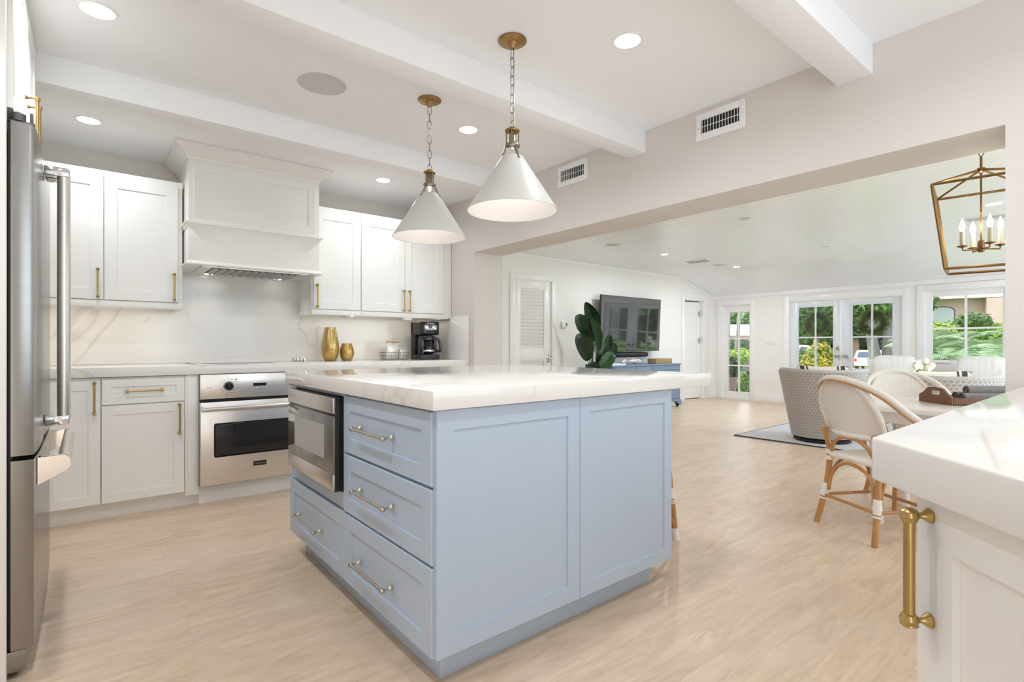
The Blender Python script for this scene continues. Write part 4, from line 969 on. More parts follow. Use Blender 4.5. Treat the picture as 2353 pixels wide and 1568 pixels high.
# ---------------------------------------------------------------- brass lantern over the table
LX, LY = 3.899, .615
lt = thing('lantern', 'open brass lantern pendant with four candle lights over the dining table', 'lantern', (LX, LY, 0))
hw, hb, zt_, zb_, za = .205, .150, 1.945, 1.475, 2.035
L9c, L9s = cos(radians(9)), sin(radians(9))
corner = lambda h, sx, sy, z: Vector((LX + (sx * L9c - sy * L9s) * h, LY + (sx * L9s + sy * L9c) * h, z))
q = [(-1, -1), (1, -1), (1, 1), (-1, 1)]
def bar(bb, a, b, r=.0075): return bb.tube([a, b], r, 4)
for nm, h, z in (('top_frame', hw, zt_), ('bottom_frame', hb, zb_)):
    bb = B()
    for i in range(4): bar(bb, corner(h, *q[i], z), corner(h, *q[(i + 1) % 4], z))
    bb.build(nm, 'lantern', lt)
for s in q:
    B().tube([corner(hw, *s, zt_), corner(hb, *s, zb_)], .0085, 4).build('upright', 'lantern', lt)
    B().tube([corner(hw, *s, zt_), Vector((LX, LY, za))], .0065, 4).build('roof_bar', 'lantern', lt)
B().lathe([(.001, za + .075), (.006, za + .07), (.006, za + .012), (.018, za + .008), (.018, za - .012), (.008, za - .02), (.001, za - .02)], (LX, LY, 0), n=14).build('finial', 'lantern', lt)
bb = B(); z = za + .118; k = 0
while z < 2.325:
    P = [((cos(a) * .011 if k % 2 else 0) + LX, (0 if k % 2 else cos(a) * .011) + LY, z - .022 + sin(a) * .022) for a in [2 * pi * i / 14 for i in range(14)]]
    bb.tube(P, .0026, 6, True); z += .038; k += 1
bb.build('chain', 'lantern', lt)
B().lathe([(.001, 2.338), (.06, 2.338), (.06, 2.328), (.02, 2.318), (.001, 2.316)], (LX, LY, 0), n=24).build('canopy', 'lantern', lt)
B().tube([(LX, LY, za - .015), (LX, LY, 1.635)], .005, 8).lathe([(.013, 1.635), (.016, 1.62), (.016, 1.575), (.011, 1.57)], (LX, LY, 0), n=14).build('stem', 'lantern', lt)
for k in range(4):
    a = radians(33) + k * pi / 2; dx, dy = cos(a), sin(a); P = lambda r, z: (LX + dx * r, LY + dy * r, z)
    ar = B().tube([P(.012, 1.588), P(.085, 1.584), P(.088, 1.600)], .0042, 6).lathe([(.004, 1.598), (.024, 1.606), (.025, 1.609), (.004, 1.611)], P(.088, 0), n=18).build('candle_arm', 'lantern', lt)
    B().lathe([(.011, 1.609), (.011, 1.690), (.006, 1.692)], P(.088, 0), n=16).build('candle_sleeve', 'candle', ar)
    B().lathe([(.006, 1.690), (.010, 1.698), (.0145, 1.712), (.012, 1.732), (.004, 1.756), (.001, 1.765)], P(.088, 0), n=14).build('bulb', 'bulb_on', ar)
lamp('POINT', (LX, LY, 1.80), 4, .06, (1, .88, .7), parent=lt)
# ================================================================ living room
CA, SA = cos(radians(50.9)), sin(radians(50.9))
def at(px, py, ax, v):
    a, b = (px - 1176.5) / 1200, (792.6 - py) / 1200; d = Vector((CA + a * SA, SA - a * CA, b)); o = Vector((0, 0, 1.049))
    return o + d * ((v - o[ax]) / d[ax])
def far(px, dist, z=0): a = (px - 1176.5) / 1200; return Vector(((CA + a * SA) * dist, (SA - a * CA) * dist, z))
# television, soundbar, console
tv = thing('television', 'large black television tilted on the white living room wall', 'television', (6.95, 5.45, .945))
Rt = Matrix.Translation((6.95, 5.458, .945)) @ Matrix.Rotation(radians(2.6), 4, 'X')
B().box(-.775, .775, -.015, .02, 0, .886, .004, 2, Rt).build('bezel', 'black_mat', tv)
B().box(-.766, .766, -.0165, -.0145, .010, .877, 0, 1, Rt).build('screen', 'screen', tv)
B().box(-.25, .25, .02, .10, .25, .65, .003, 1, Rt).build('wall_bracket', 'black_mat', tv)
bb = B(); P = []
for i in range(24): a = 2 * pi * i / 24; P.append((cos(a) * .05, sin(a) * .042))
bb.prism([(6.30, 5.51 + p[0], .885 + p[1]) for p in P], (1.16, 0, 0)); bmesh.ops.bevel(bb.bm, geom=[e for e in bb.bm.edges if abs(e.verts[0].co.x - e.verts[1].co.x) < .01], offset=.018, segments=3, affect='EDGES')
o = bb.build('soundbar', 'black_mat', None, (6.9, 5.55, .885)); tag(o, 'long rounded black soundbar under the television', 'soundbar')
cs = thing('console_table', 'blue grasscloth console cabinet on scroll feet under the television', 'console', (6.95, 5.3, 0))
B().box(6.06, 7.81, 5.08, 5.535, .13, .715, .003).build('carcass', 'console', cs)
B().box(6.045, 7.825, 5.065, 5.54, .713, .735, .004).build('top', 'console', cs)
for a, b in ((6.09, 6.61), (6.625, 7.02), (7.035, 7.78)):
    B().panel((a, 5.082, .635), X_, Z_, -Y_, b - a, .07, .012, .012, .003).build('drawer', 'console', cs)
    B().panel((a, 5.082, .15), X_, Z_, -Y_, b - a, .475, .012, .03, .004).build('door', 'console', cs)
B().box(6.05, 7.82, 5.07, 5.54, .095, .13, .003).build('plinth', 'console', cs)
for x in (6.10, 7.77):
    for y in (5.11, 5.49):
        f_ = B().box(x - .05, x + .05, y - .035, y + .035, .06, .097, .004).lathe([(.04, -.04), (.04, .04)], (x + (.03 if x > 7 else -.03), y, .066), (0, 1, 0), 20).build('foot', 'console', cs)
        B().sphere((x, y, .027), .026).build('caster', 'black', f_)
o = B().box(7.16, 7.60, 5.10, 5.27, .7355, .82, .003).build('wooden_box', 'wood_box', None, (7.38, 5.18, .7355)); tag(o, 'plain limed oak box at the doorway end of the blue console', 'box')
def conch(x, y, z, s, rz, label, seed):
    rr = random.Random(seed); bb = B(); R = []
    for i in range(26):
        t = i / 25; r = s * (.06 + .5 * t ** 1.1) * (1.0 if t < .55 else 1 - ((t - .55) / .45) ** 2 * .9); ring = []
        for k in range(16):
            a = 2 * pi * k / 16; b_ = 1 + (.28 * max(0, sin(3 * a + t * 9)) if .2 < t < .75 else .05)
            ring.append(Vector((s * (t * 2.1 - 1.05), cos(a) * r * b_ * .9, max(-.42 * s, sin(a) * r * b_ * .8))))
        R.append(ring)
    bb.rings(R)
    for k in range(7):
        a = rr.uniform(0, pi); t = .3 + k * .06; bb.lathe([(s * .10, 0), (s * .05, s * .14), (.001, s * .24)], (s * (t * 2.1 - 1.05), cos(a) * s * .33, sin(a) * s * .30), (0, cos(a), sin(a)), 8)
    o = bb.build('seashell', 'shell', None, (0, 0, 0), 60); o.location = (x, y, z + .42 * s); o.rotation_euler = (0, 0, rz); tag(o, label, 'seashell', 'conch shells on the console')
conch(6.50, 5.24, .7355, .105, .5, 'pale conch shell nearest the plant on the console', 2)
conch(6.80, 5.26, .7355, .12, -.4, 'larger pale conch shell beside the oak box on the console', 4)
o = B().box(6.10, 6.42, 5.12, 5.34, .7355, .757, .003).build('book', 'white_cloth', None, (6.26, 5.23, .7355)); tag(o, 'thin white book lying at the plant end of the console', 'book')
sw = thing('subwoofer', 'black floor speaker between the plant and the blue console', 'speaker', (5.90, 5.30, 0))
B().box(5.77, 6.02, 5.14, 5.48, .012, .70, .008).build('cabinet', 'black_mat', sw); B().box(5.785, 6.005, 5.132, 5.141, .05, .66, .004).build('grille_cloth', 'dark_grey', sw)
for x in (5.79, 6.0):
    for y in (5.16, 5.46): B().lathe([(.014, .0005), (.014, .013)], (x, y, 0), n=10).build('foot', 'black', sw)
th_ = thing('thermostat', 'small white thermostat on the wall beside the louvred door', 'thermostat', (5.52, Yl, 1.35))
B().box(5.468, 5.576, Yl - .028, Yl - .001, 1.300, 1.398, .008, 3).build('housing', 'white_plastic', th_); B().box(5.545, 5.574, Yl - .0295, Yl - .027, 1.325, 1.375, .003).build('display', 'screen', th_)
sp_ = thing('switch_plate', 'white four-gang switch plate between the narrow window and French doors', 'light switch', (Xf, 4.43, 1.105))
B().box(Xf - .007, Xf - .0005, 4.325, 4.535, 1.055, 1.157, .003).build('plate', 'white_plastic', sp_)
for k in range(4): B().box(Xf - .012, Xf - .006, 4.345 + k * .0475, 4.372 + k * .0475, 1.078, 1.134, .002).build('rocker', 'white_plastic', sp_)
ou = thing('outlet', 'white wall outlet low under the switch plate', 'outlet', (Xf, 4.475, .37))
B().box(Xf - .007, Xf - .0005, 4.44, 4.51, .315, .425, .003).build('plate', 'white_plastic', ou)
for z in (.345, .395): B().lathe([(.016, 0), (.016, .002)], (Xf - .007, 4.475, z), (-1, 0, 0), 16).build('socket', 'white_plastic', ou)

# ---------------------------------------------------------------- bird-of-paradise plant
pl_ = thing('potted_plant', 'tall bird-of-paradise plant with dark banana leaves beside the television', 'plant', (5.62, 5.15, 0))
B().lathe([(.001, .001), (.12, .001), (.135, .02), (.155, .28), (.16, .30), (.148, .30), (.145, .27), (.001, .265)], (5.62, 5.15, 0), n=32).build('pot', 'pot', pl_)
B().lathe([(.001, .275), (.146, .272)], (5.62, 5.15, 0), cap0=False, cap1=False).build('soil', 'soil', pl_, fixn=False)
def banana(spine, width, m, nrm=(0, 0, 0), fold=.25, stem=None):
    width *= 1.08; nrm = Vector((-.73, -.67, .05)) + Vector(nrm) * .25
    P = smoothpts(spine, 8); n = len(P); Nn = Vector(nrm).normalized(); bb = B(); rows = []
    for i, p in enumerate(P):
        t = i / (n - 1); T = (P[min(i + 1, n - 1)] - P[max(i - 1, 0)]).normalized(); Bn = T.cross(Nn).normalized(); N2 = Bn.cross(T)
        w_ = width * max(.02, sin(pi * min(1, (t * .95 + .03) ** .92)) ** .8)
        rows.append([p + Bn * w_ * k / 3 - N2 * abs(k / 3) ** 1.4 * w_ * -fold + N2 * .004 * sin(i * 1.3 + k) * (abs(k) == 3) for k in range(-3, 4)])
    bb.rings(rows, closed=False, cap0=False, cap1=False)
    lf = bb.build('leaf', m, pl_, ang=80)
    B().tube([r[3] - Vector((0, .003, 0)) for r in rows], [.005 * (1 - .8 * i / n) + .0008 for i in range(n)], 6).build('midrib', 'leaf_light', lf)
    if stem: B().tube(smoothpts([Vector(stem)] + [Vector(stem) * .5 + P[0] * .5 + Vector((.02, 0, .02)), P[0]], 6), [.011 - .0055 * i / 12 for i in range(13)], 7).build('stem', 'leaf_light', pl_)
def A(px, py, y=5.15): return at(px, py, 1, y)
base = lambda dx, dy: (5.62 + dx, 5.15 + dy, .28)
banana([A(1360, 785, 5.2), A(1364, 748, 5.2), A(1357, 720, 5.2), A(1345, 695, 5.2)], .105, 'leaf_dark', stem=base(.02, .02))
banana([A(1353, 778, 5.12), A(1342, 752, 5.08), A(1333, 732, 5.06), A(1331, 722, 5.06)], .10, 'leaf_dark', (.5, -1, 0), stem=base(-.02, -.02))
banana([A(1362, 778, 5.10), A(1357, 758, 5.06), A(1353, 742, 5.04), A(1352, 733, 5.04)], .085, 'leaf_dark', (-.2, -1, .1), stem=base(0, -.03))
banana([A(1376, 806, 5.02), A(1373, 772, 4.98), A(1364, 745, 4.97), A(1356, 733, 4.97)], .062, 'leaf_light', (.9, -.7, .2), .6, stem=base(.03, -.05))
banana([A(1351, 829, 5.05), A(1345, 800, 5.0), A(1337, 778, 4.98), A(1338, 769, 4.98)], .115, 'leaf_dark', (.25, -1, .1), stem=base(-.04, -.05))
banana([A(1374, 838, 5.05), A(1382, 818, 5.02), A(1391, 800, 5.0), A(1396, 790, 5.0)], .085, 'leaf_dark', (-.3, -1, 0), stem=base(.05, -.04))
banana([A(1386, 824, 5.10), A(1394, 800, 5.06), A(1398, 780, 5.04), A(1398, 770, 5.04)], .06, 'leaf_light', (.8, -.8, .1), .7, stem=base(.06, 0))
banana([A(1390, 836, 5.08), A(1402, 815, 5.04), A(1408, 798, 5.02), A(1410, 788, 5.02)], .075, 'leaf_dark', (-.1, -1, .2), stem=base(.07, -.02))
banana([A(1376, 847, 4.98), A(1390, 834, 4.93), A(1403, 819, 4.90), A(1409, 811, 4.90)], .085, 'leaf_light', (.1, -1, .35), stem=base(.06, -.07))
banana([A(1352, 860, 5.0), A(1360, 846, 4.97), A(1362, 838, 4.96), A(1361, 832, 4.96)], .10, 'leaf_dark', stem=base(-.02, -.07))
# ---------------------------------------------------------------- rug and seating
rg = thing('area_rug', 'pale grey rug with dark binding under the seating by the windows', 'rug', (7.4, 1.6, 0))
B().box(5.80, 8.75, -.40, 3.05, .001, .010).build('pile', 'rug', rg)
B().box(5.78, 5.80, -.42, 3.06, .001, .012, .002).box(8.75, 8.77, -.42, 3.06, .001, .012, .002).box(5.80, 8.75, 3.05, 3.06, .001, .012, .002).box(5.80, 8.75, -.42, -.40, .001, .012, .002).build('binding', 'rug_edge', rg)
def make_swivel():
    s = thing('swivel_chair', 'grey hexagon patterned barrel swivel chair nearest the island', 'armchair', (0, 0, 0), 'hexagon patterned swivel chairs')
    B().lathe([(.001, 0), (.27, 0), (.275, .01), (.275, .03), (.20, .045), (.001, .045)], n=40).build('swivel_base', 'soft_black', s)
    bb = B(); uvl = bb.bm.loops.layers.uv.new('UVMap'); na = 48; A0, A1 = radians(52), radians(308)
    zs = [.05, .12, .25, .40, .55, .68, .745]
    def outer(t, z):
        a = A0 + (A1 - A0) * t; k = abs(2 * t - 1); top = .755 - .17 * max(0, (k - .62) / .38) ** 1.4 + .02 * k
        zz = .05 + (z - .05) * (top - .05) / (.745 - .05); r = .295 + .13 * (zz - .05) / .7; return a, r, zz
    V_ = []; prof_ = [(z, 0) for z in zs] + [(.745, 1), (.745, 2), (.745, 3), (.60, 3), (.42, 3), (.20, 3), (.05, 3)]
    for z, inn in prof_:
        row = []
        for i in range(na + 1):
            a, r, zz = outer(i / na, z)
            if inn == 1: r -= .02; zz += .022
            if inn == 2: r -= .07; zz += .020
            if inn == 3: r -= .095
            row.append((bb.bm.verts.new((cos(a) * r * 1.0, sin(a) * r, zz)), (a * .36, zz + (inn * .05))))
        V_.append(row)
    for j in range(len(V_) - 1):
        for i in range(na):
            q4 = (V_[j][i], V_[j][i + 1], V_[j + 1][i + 1], V_[j + 1][i]); f = bb.bm.faces.new([x[0] for x in q4])
            for lp, x in zip(f.loops, q4): lp[uvl].uv = x[1]
    for i in (0, na):
        f = bb.bm.faces.new([V_[j][i][0] for j in range(len(V_))])
        for lp in f.loops: lp[uvl].uv = (lp.vert.co.y, lp.vert.co.z)
    bb.build('shell', 'hex', s, ang=50)
    B().lathe([(.001, .10), (.27, .10), (.285, .14), (.285, .24), (.001, .24)], (.03, 0, 0), n=40).build('seat_deck', 'cream', s)
    B().lathe([(.001, .24), (.27, .24), (.295, .27), (.295, .34), (.26, .385), (.001, .40)], (.06, 0, 0), n=40).build('seat_cushion', 'cream', s)
    return s
s1 = make_swivel(); ang1 = radians(28)
s1.location = (6.22, 2.29, .0105); s1.rotation_euler = (0, 0, ang1)
s2 = dup(s1, (5.86, 1.20, .0105), radians(20), 'grey hexagon patterned barrel swivel chair behind the woven tray')
def pillow(name, label, w_, h_, t, mtx, m, ribbon=None, group='throw pillows', cat='pillow'):
    n = 14; o = thing(name, label, cat, (0, 0, 0), group)
    def surf(u, v, s):
        e = (max(0, 1 - u ** 4) * max(0, 1 - v ** 4)) ** .6; pin = 1 - .07 * (1 - abs(v)) * u * u - 0
        return Vector((u * w_ / 2 * (1 - .06 * (1 - v * v)), s * t / 2 * e, (v * (1 - .06 * (1 - u * u)) + 1) * h_ / 2))
    def side(bb, u0, u1, s, off=0, nn=n):
        G_ = [[bb.bm.verts.new(surf(u0 + (u1 - u0) * i / nn, -1 + 2 * j / n, s) + Vector((0, s * off, 0))) for i in range(nn + 1)] for j in range(n + 1)]
        for j in range(n):
            for i in range(nn): bb.bm.faces.new((G_[j][i], G_[j][i + 1], G_[j + 1][i + 1], G_[j + 1][i]))
    bb = B(); side(bb, -1, 1, 1); side(bb, -1, 1, -1); bmesh.ops.remove_doubles(bb.bm, verts=bb.bm.verts, dist=.0005); bb.build('cover', m, o, ang=80)
    if ribbon:
        bb = B()
        for a, b in ribbon:
            for s in (-1, 1): side(bb, a, b, s, .003, 4)
        bb.build('ribbon', 'black_trim', o, ang=80)
    o.matrix_basis = mtx; return o
Rz = lambda a: Matrix.Rotation(a, 4, 'Z')
def in_chair(ch, x, y, z, tilt, yaw=0):
    return Matrix.Translation(ch.location) @ Rz(ch.rotation_euler.z) @ Matrix.Translation((x, y, z)) @ Rz(pi / 2 + yaw) @ Matrix.Rotation(tilt, 4, 'X')
pillow('throw_pillow', 'cream pillow with charcoal ribbon bands in the swivel chair nearest the island', .50, .44, .13, in_chair(s1, -.10, 0, .385, radians(14)), 'cream', [(-.86, -.70), (-.62, -.56), (.56, .62), (.70, .86)])
pillow('throw_pillow', 'cream pillow with charcoal ribbon bands in the swivel chair behind the tray', .48, .44, .13, in_chair(s2, -.10, .02, .385, radians(14)), 'cream', [(-.86, -.70), (-.62, -.56), (.56, .62), (.70, .86)])
def make_wicker():
    s = thing('wicker_armchair', 'white cushioned wicker armchair in front of the French doors', 'armchair', (0, 0, 0), 'wicker armchairs by the windows')
    bb = B(); na = 40
    def shell(r0, r1):
        R = []
        for z in (.06, .2, .4, .55, .66):
            row = []
            for i in range(na + 1):
                t = i / na; a = radians(60 + 240 * t); k = abs(2 * t - 1); zz = .06 + (z - .06) * (1 - .30 * max(0, (k - .35) / .65)); row.append((a, zz))
            R.append(row)
        return R
    R = shell(0, 0); rows = [[Vector((cos(a) * (.34 + .05 * z), sin(a) * (.34 + .05 * z), z)) for a, z in r] for r in R] + [[Vector((cos(a) * (.31 + .05 * z), sin(a) * (.31 + .05 * z), z)) for a, z in r] for r in R[::-1]]
    bb.rings(rows, closed=False, cap0=False, cap1=False); bb.build('wicker_shell', 'wicker_w', s, ang=60)
    top = [Vector((cos(a) * (.325 + .05 * z), sin(a) * (.325 + .05 * z), z + .01)) for a, z in R[-1]]
    B().tube(top, .02, 10).build('top_rim', 'wicker_w', s)
    for x, y in ((.2, .24), (.2, -.24), (-.25, .2), (-.25, -.2)): B().lathe([(.02, 0), (.02, .10)], (x, y, 0), n=12).build('leg', 'wicker_w', s)
    B().lathe([(.001, .08), (.30, .08), (.30, .22), (.001, .22)], (.02, 0, 0), n=32).build('seat_deck', 'wicker_w', s)
    B().lathe([(.001, .22), (.27, .22), (.29, .25), (.29, .36), (.26, .40), (.001, .41)], (.05, 0, 0), n=36).build('seat_cushion', 'white_cloth', s)
    return s
w1 = make_wicker(); w1.location = (8.86, 2.34, .0008); w1.rotation_euler = (0, 0, radians(186))
w2 = dup(w1, (9.10, 1.45, .0008), radians(178), 'white cushioned wicker armchair under the garden window')
for ch, l in ((w1, 'French doors'), (w2, 'garden window')):
    pillow('back_cushion', 'large white back cushion in the wicker armchair by the ' + l, .66, .46, .17, in_chair(ch, -.17, 0, .395, radians(10)), 'white_cloth', None, 'white armchair cushions', 'cushion')
    t = thing('throw_blanket', 'pale ribbed throw draped over the armchair by the ' + l, 'throw', (0, 0, 0), 'throws on the wicker armchairs')
    bb = B(); prof_ = smoothpts([(0, -.095, .05), (0, -.125, .25), (0, -.115, .40), (0, -.06, .485), (0, .0, .505), (0, .07, .48), (0, .12, .38), (0, .14, .15), (0, .15, -.02)], 4)
    rows = []
    for p in prof_:
        row = []
        for k in range(25):
            u_ = -1 + k / 12; e = 1 - .035 * max(0, abs(u_) - .75) * 4 * (1 if p.z > .3 else 0); row.append(Vector((u_ * .235, p.y * (1 - .12 * u_ * u_) + .003 * sin(k * 1.9), p.z - .03 * max(0, abs(u_) - .7) * 3.3 * (p.z > .40))))
        rows.append(row)
    bb.rings(rows, closed=False, cap0=False, cap1=False)
    o2 = bb.build('cloth', 'throw', t, ang=80); so2 = o2.modifiers.new('thick', 'SOLIDIFY'); so2.thickness = .008; so2.offset = 1
    bb = B()
    for k in range(9): bb.box(-.20 + k * .05 - .012, -.20 + k * .05 + .012, -.140, -.128, .085, .092)
    bb.build('stitch_row', 'dark_grey', t)
    t.matrix_basis = in_chair(ch, -.16, 0, .395, radians(10)) if False else Matrix.Translation(ch.location) @ Rz(ch.rotation_euler.z) @ Matrix.Translation((-.19, 0, .39)) @ Rz(pi / 2) @ Matrix.Rotation(radians(10), 4, 'X')
# coffee table with tulips
cf_ = thing('coffee_table', 'round white coffee table between the armchairs', 'table', (7.44, 1.68, .0105))
B().lathe([(.001, .40), (.40, .40), (.41, .41), (.41, .43), (.40, .435), (.001, .435)], (7.44, 1.68, 0), n=48).build('tabletop', 'table_white', cf_)
B().lathe([(.001, .0105), (.24, .0105), (.24, .03), (.05, .06), (.04, .36), (.12, .40), (.001, .40)], (7.44, 1.68, 0), n=32).build('pedestal', 'table_white', cf_)
vs_ = thing('flower_vase', 'clear glass vase of cream tulips on the coffee table', 'vase', (7.44, 1.68, .4355))
B().lathe([(.001, .436), (.045, .436), (.05, .45), (.045, .60), (.055, .645), (.051, .645), (.041, .60), (.046, .455), (.001, .45)], (7.44, 1.68, 0), n=28, cap1=False).build('glass_body', 'water', vs_)
rr = random.Random(11)
for k, (px, py) in enumerate(((2104, 845), (2126, 834), (2139, 844), (2113, 848), (2132, 850))):
    dpt = 6.0 + (.12 if k in (1, 3) else -.05); e = far(px, dpt, 1.049 + (792.6 - py) * dpt / 1200)
    tu = thing('tulip', ('cream tulip leaning towards the French doors', 'tallest cream tulip in the glass vase', 'cream tulip leaning towards the garden window', 'low cream tulip behind the leaning one', 'lowest cream tulip near the vase rim')[k], 'flower', (7.44, 1.68, .46), 'cream tulips in the glass vase')
    ax = (e - Vector((7.44, 1.68, .55))).normalized()
    B().tube(smoothpts([Vector((7.44 + .01 * (k - 2), 1.68, .46)), Vector((7.44, 1.68, .60)) + ax * .05, e], 6), .0035, 6).build('stem', 'stem', tu)
    bb = B()
    for j in range(6):
        a = j * pi / 3; up = ax; u0 = up.cross(Vector((1, .3, 0))).normalized(); v0 = up.cross(u0); dr = u0 * cos(a) + v0 * sin(a); sd = up.cross(dr); rr_ = .030 - .004 * (j % 2); rows = []
        for i in range(7):
            t = i / 6; rad = rr_ * (.25 + 1.1 * sin(pi * (.12 + .62 * t)) ** .8) - .010 * t; wd = .026 * sin(pi * (.12 + .80 * t)); rows.append([e + up * (t * .075 - .02) + dr * rad * (1 - .12 * q_ * q_) + sd * wd * q_ for q_ in (-1, -.4, .4, 1)])
        bb.rings(rows, closed=False, cap0=False, cap1=False)
    bb.build('petal', 'tulip', tu, ang=80)
    bb = B(); d_ = Vector((rr.uniform(-1, 1), rr.uniform(-1, 1), 0)).normalized(); b0 = Vector((7.44, 1.68, .60)); rows = []
    for i in range(7):
        t = i / 6; p = b0 + d_ * (.02 + .10 * t) + Vector((0, 0, .20 * t - .05 * t * t)); sd = d_.cross(Vector((0, 0, 1))); wd = .022 * sin(pi * (.08 + .88 * t)); rows.append([p - sd * wd, p + Vector((0, 0, -.006)), p + sd * wd])
    bb.rings(rows, closed=False, cap0=False, cap1=False); bb.build('leaf', 'stem', tu, ang=80)

# ================================================================ garden
gz = lambda x: -.10 - .022 * (x - 9.85)
struct('lawn', B().prism([(9.86, -60, gz(9.86)), (90, -60, gz(90)), (90, 90, gz(90)), (9.86, 90, gz(9.86))], (0, 0, -.1)), 'lawn', None, 'sunny green lawn outside the far wall', 'lawn')
bb = B().prism([(9.87, 2.2, -.02), (11.2, 2.2, -.02), (11.2, 6.6, -.02), (9.87, 6.6, -.02)], (0, 0, -.12))
struct('terrace', bb, 'drive', None, 'pale paved terrace outside the French doors', 'terrace')
bb = B().prism([(34, -60, gz(34) + .02), (52, -60, gz(52) + .02), (52, 90, gz(52) + .02), (34, 90, gz(34) + .02)], (0, 0, -.05))
struct('street', bb, 'drive', None, 'pale street at the end of the lawn', 'street')
def leaves(bb, c, r, n, size, seed, inner=.55, keep=None, asp=.55):
    rr = random.Random(seed); c = Vector(c); bm = bb.bm
    for _ in range(n):
        d = Vector((rr.gauss(0, 1), rr.gauss(0, 1), rr.gauss(0, 1))).normalized(); k = inner + (1 - inner) * rr.random() ** .6
        k *= 1 + .10 * sin(d.x * 9 + seed) * sin(d.y * 8) ; p = c + Vector((d.x * r[0], d.y * r[1], d.z * r[2])) * k
        if keep and not keep(p): continue
        a = Vector((rr.gauss(0, 1), rr.gauss(0, 1), rr.gauss(0, .7))).normalized(); nn = (d + Vector((rr.gauss(0, .6), rr.gauss(0, .6), rr.gauss(0, .6) + .4))).normalized()
        a = (a - nn * a.dot(nn)).normalized(); b = nn.cross(a); s = size * rr.uniform(.6, 1.35)
        bm.faces.new([bm.verts.new(q_) for q_ in (p - a * s, p + b * s * asp + a * s * .1, p + a * s, p - b * s * asp + a * s * .1)])
    return bb
def bush(name, label, cat, c, r, n, size, m, seed, group=None, kp=None):
    t = thing(name, label, cat, (c[0], c[1], gz(c[0])), group)
    leaves(B(), c, r, n, size, seed, keep=kp).build('foliage', m, t, smooth=False, fixn=False)
    B().tube([(c[0], c[1], gz(c[0])), (c[0] + .02, c[1], c[2])], [.05 * r[0] + .012, .02], 8).build('trunk', 'bark_brown', t); return t
p = far(1884, 13.2); bush('garden_bush', 'rounded yellow-green croton bush outside the leaf with the bolt', 'bush', (p.x, p.y, .44), (.42, .42, .66), 4200, .045, 'yellow_leaf', 3)
leaves_lo = far(1868, 12.4); bush('garden_bush', 'low yellow flowering bush in front of the rounded croton', 'bush', (leaves_lo.x, leaves_lo.y, .02), (.55, .5, .28), 2200, .04, 'yellow_leaf', 8)
p = far(1838, 19); bush('hedge', 'clipped dark green hedge seen at the edge of the bolted door leaf', 'hedge', (p.x, p.y, .30), (.5, .5, .65), 2200, .05, 'tree_leaf', 9)
def tree(label, trunks, blobs, m, tm='bark_brown', group='trees beyond the lawn', size=.12, seed=1, name='garden_tree'):
    x, y = trunks[0][0][0], trunks[0][0][1]; t = thing(name, label, 'tree', (x, y, gz(x)), group)
    bb = B()
    for pts, r0, r1 in [(tr[:-2], tr[-2], tr[-1]) for tr in trunks]:
        P = smoothpts(pts, 5); bb.tube(P, [r0 + (r1 - r0) * i / (len(P) - 1) for i in range(len(P))], 10)
    bb.build('trunk', tm, t)
    bb = B()
    for i, (c, r, n) in enumerate(blobs): leaves(bb, c, r, n, size, seed * 10 + i, .35)
    bb.build('foliage', m, t, smooth=False, fixn=False); return t
# forked tree in front of the French door leaf by the armchair
a0 = far(2022, 21); a1 = far(2004, 21, 1.25); a1b = far(1994, 21.2, 2.6); b1 = far(2042, 21, 1.4); b1b = far(2060, 21.2, 3.0)
tree('forked grey tree outside the French door leaf by the armchair', [((a0.x, a0.y, gz(a0.x)), tuple(a1), tuple(a1b), .24, .14), ((a0.x + .25, a0.y - .2, gz(a0.x)), tuple(b1), tuple(b1b), .24, .15)],
     [(tuple(far(1990, 21.5, 2.9)), (1.6, 1.6, .9), 2600), (tuple(far(2060, 22, 3.0)), (1.5, 1.5, 1.0), 2200), (tuple(far(1960, 20.5, 2.35)), (.6, .6, .5), 700)], 'tree_leaf', 'bark', size=.11, seed=2)
q = far(1880, 25); tree('broad bright green tree behind the croton bush', [((q.x, q.y, gz(q.x)), (q.x, q.y, 1.2), (q.x + .2, q.y, 2.5), .22, .12)], [(tuple(far(1872, 24, 2.55)), (1.5, 1.5, .8), 2600), (tuple(far(1905, 25, 2.1)), (1.0, 1.0, .8), 1800), (tuple(far(1848, 26, 3.0)), (1.2, 1.2, .8), 1500)], 'tree_leaf', size=.10, seed=3)
q = far(1962, 47.5); tree('brown-trunked dark tree behind the champagne car', [((q.x, q.y, gz(q.x)), (q.x, q.y, 1.6), (q.x, q.y, 3.5), .45, .3)], [(tuple(far(1957, 47.5, 4.0)), (2.4, 2.4, 1.9), 3600), (tuple(far(1970, 47.5, 2.4)), (2.2, 2.2, 1.0), 1800)], 'tree_dark', size=.17, seed=4)
for k, (px, ds, zz, r) in enumerate(((1660, 66, 3.4, 4.0), (1705, 76, 3.7, 4.0), (1760, 58, 3.2, 4.0), (1815, 68, 3.0, 4.2), (1850, 51, 3.4, 3.2), (1905, 60, 2.4, 3.8), (1950, 69, 3.0, 4.4), (2010, 57, 2.6, 3.8), (2065, 66, 2.8, 4.2))):
    q = far(px, ds); lb = ('dark tree at the street left of the white-roofed house', 'dark tree above the white-roofed house', 'street tree between the narrow window and the French doors', 'street tree at the hinge side of the bolted leaf', 'street tree behind the white van', 'street tree above the croton bush', 'street tree behind the champagne car roof', 'street tree between the forked trunks', 'street tree behind the draped armchair')[k]
    tree(lb, [((q.x, q.y, gz(q.x)), (q.x, q.y, zz - 1), (q.x, q.y, zz + .5), .3, .15)], [((q.x, q.y, zz), (r * .75, r * .75, r * .62), 1700), ((q.x + .5, q.y - .6, zz - r * .5), (r * .6, r * .6, r * .35), 700)], 'tree_dark' if k % 2 else 'tree_leaf', size=.30, seed=20 + k, name='street_tree')
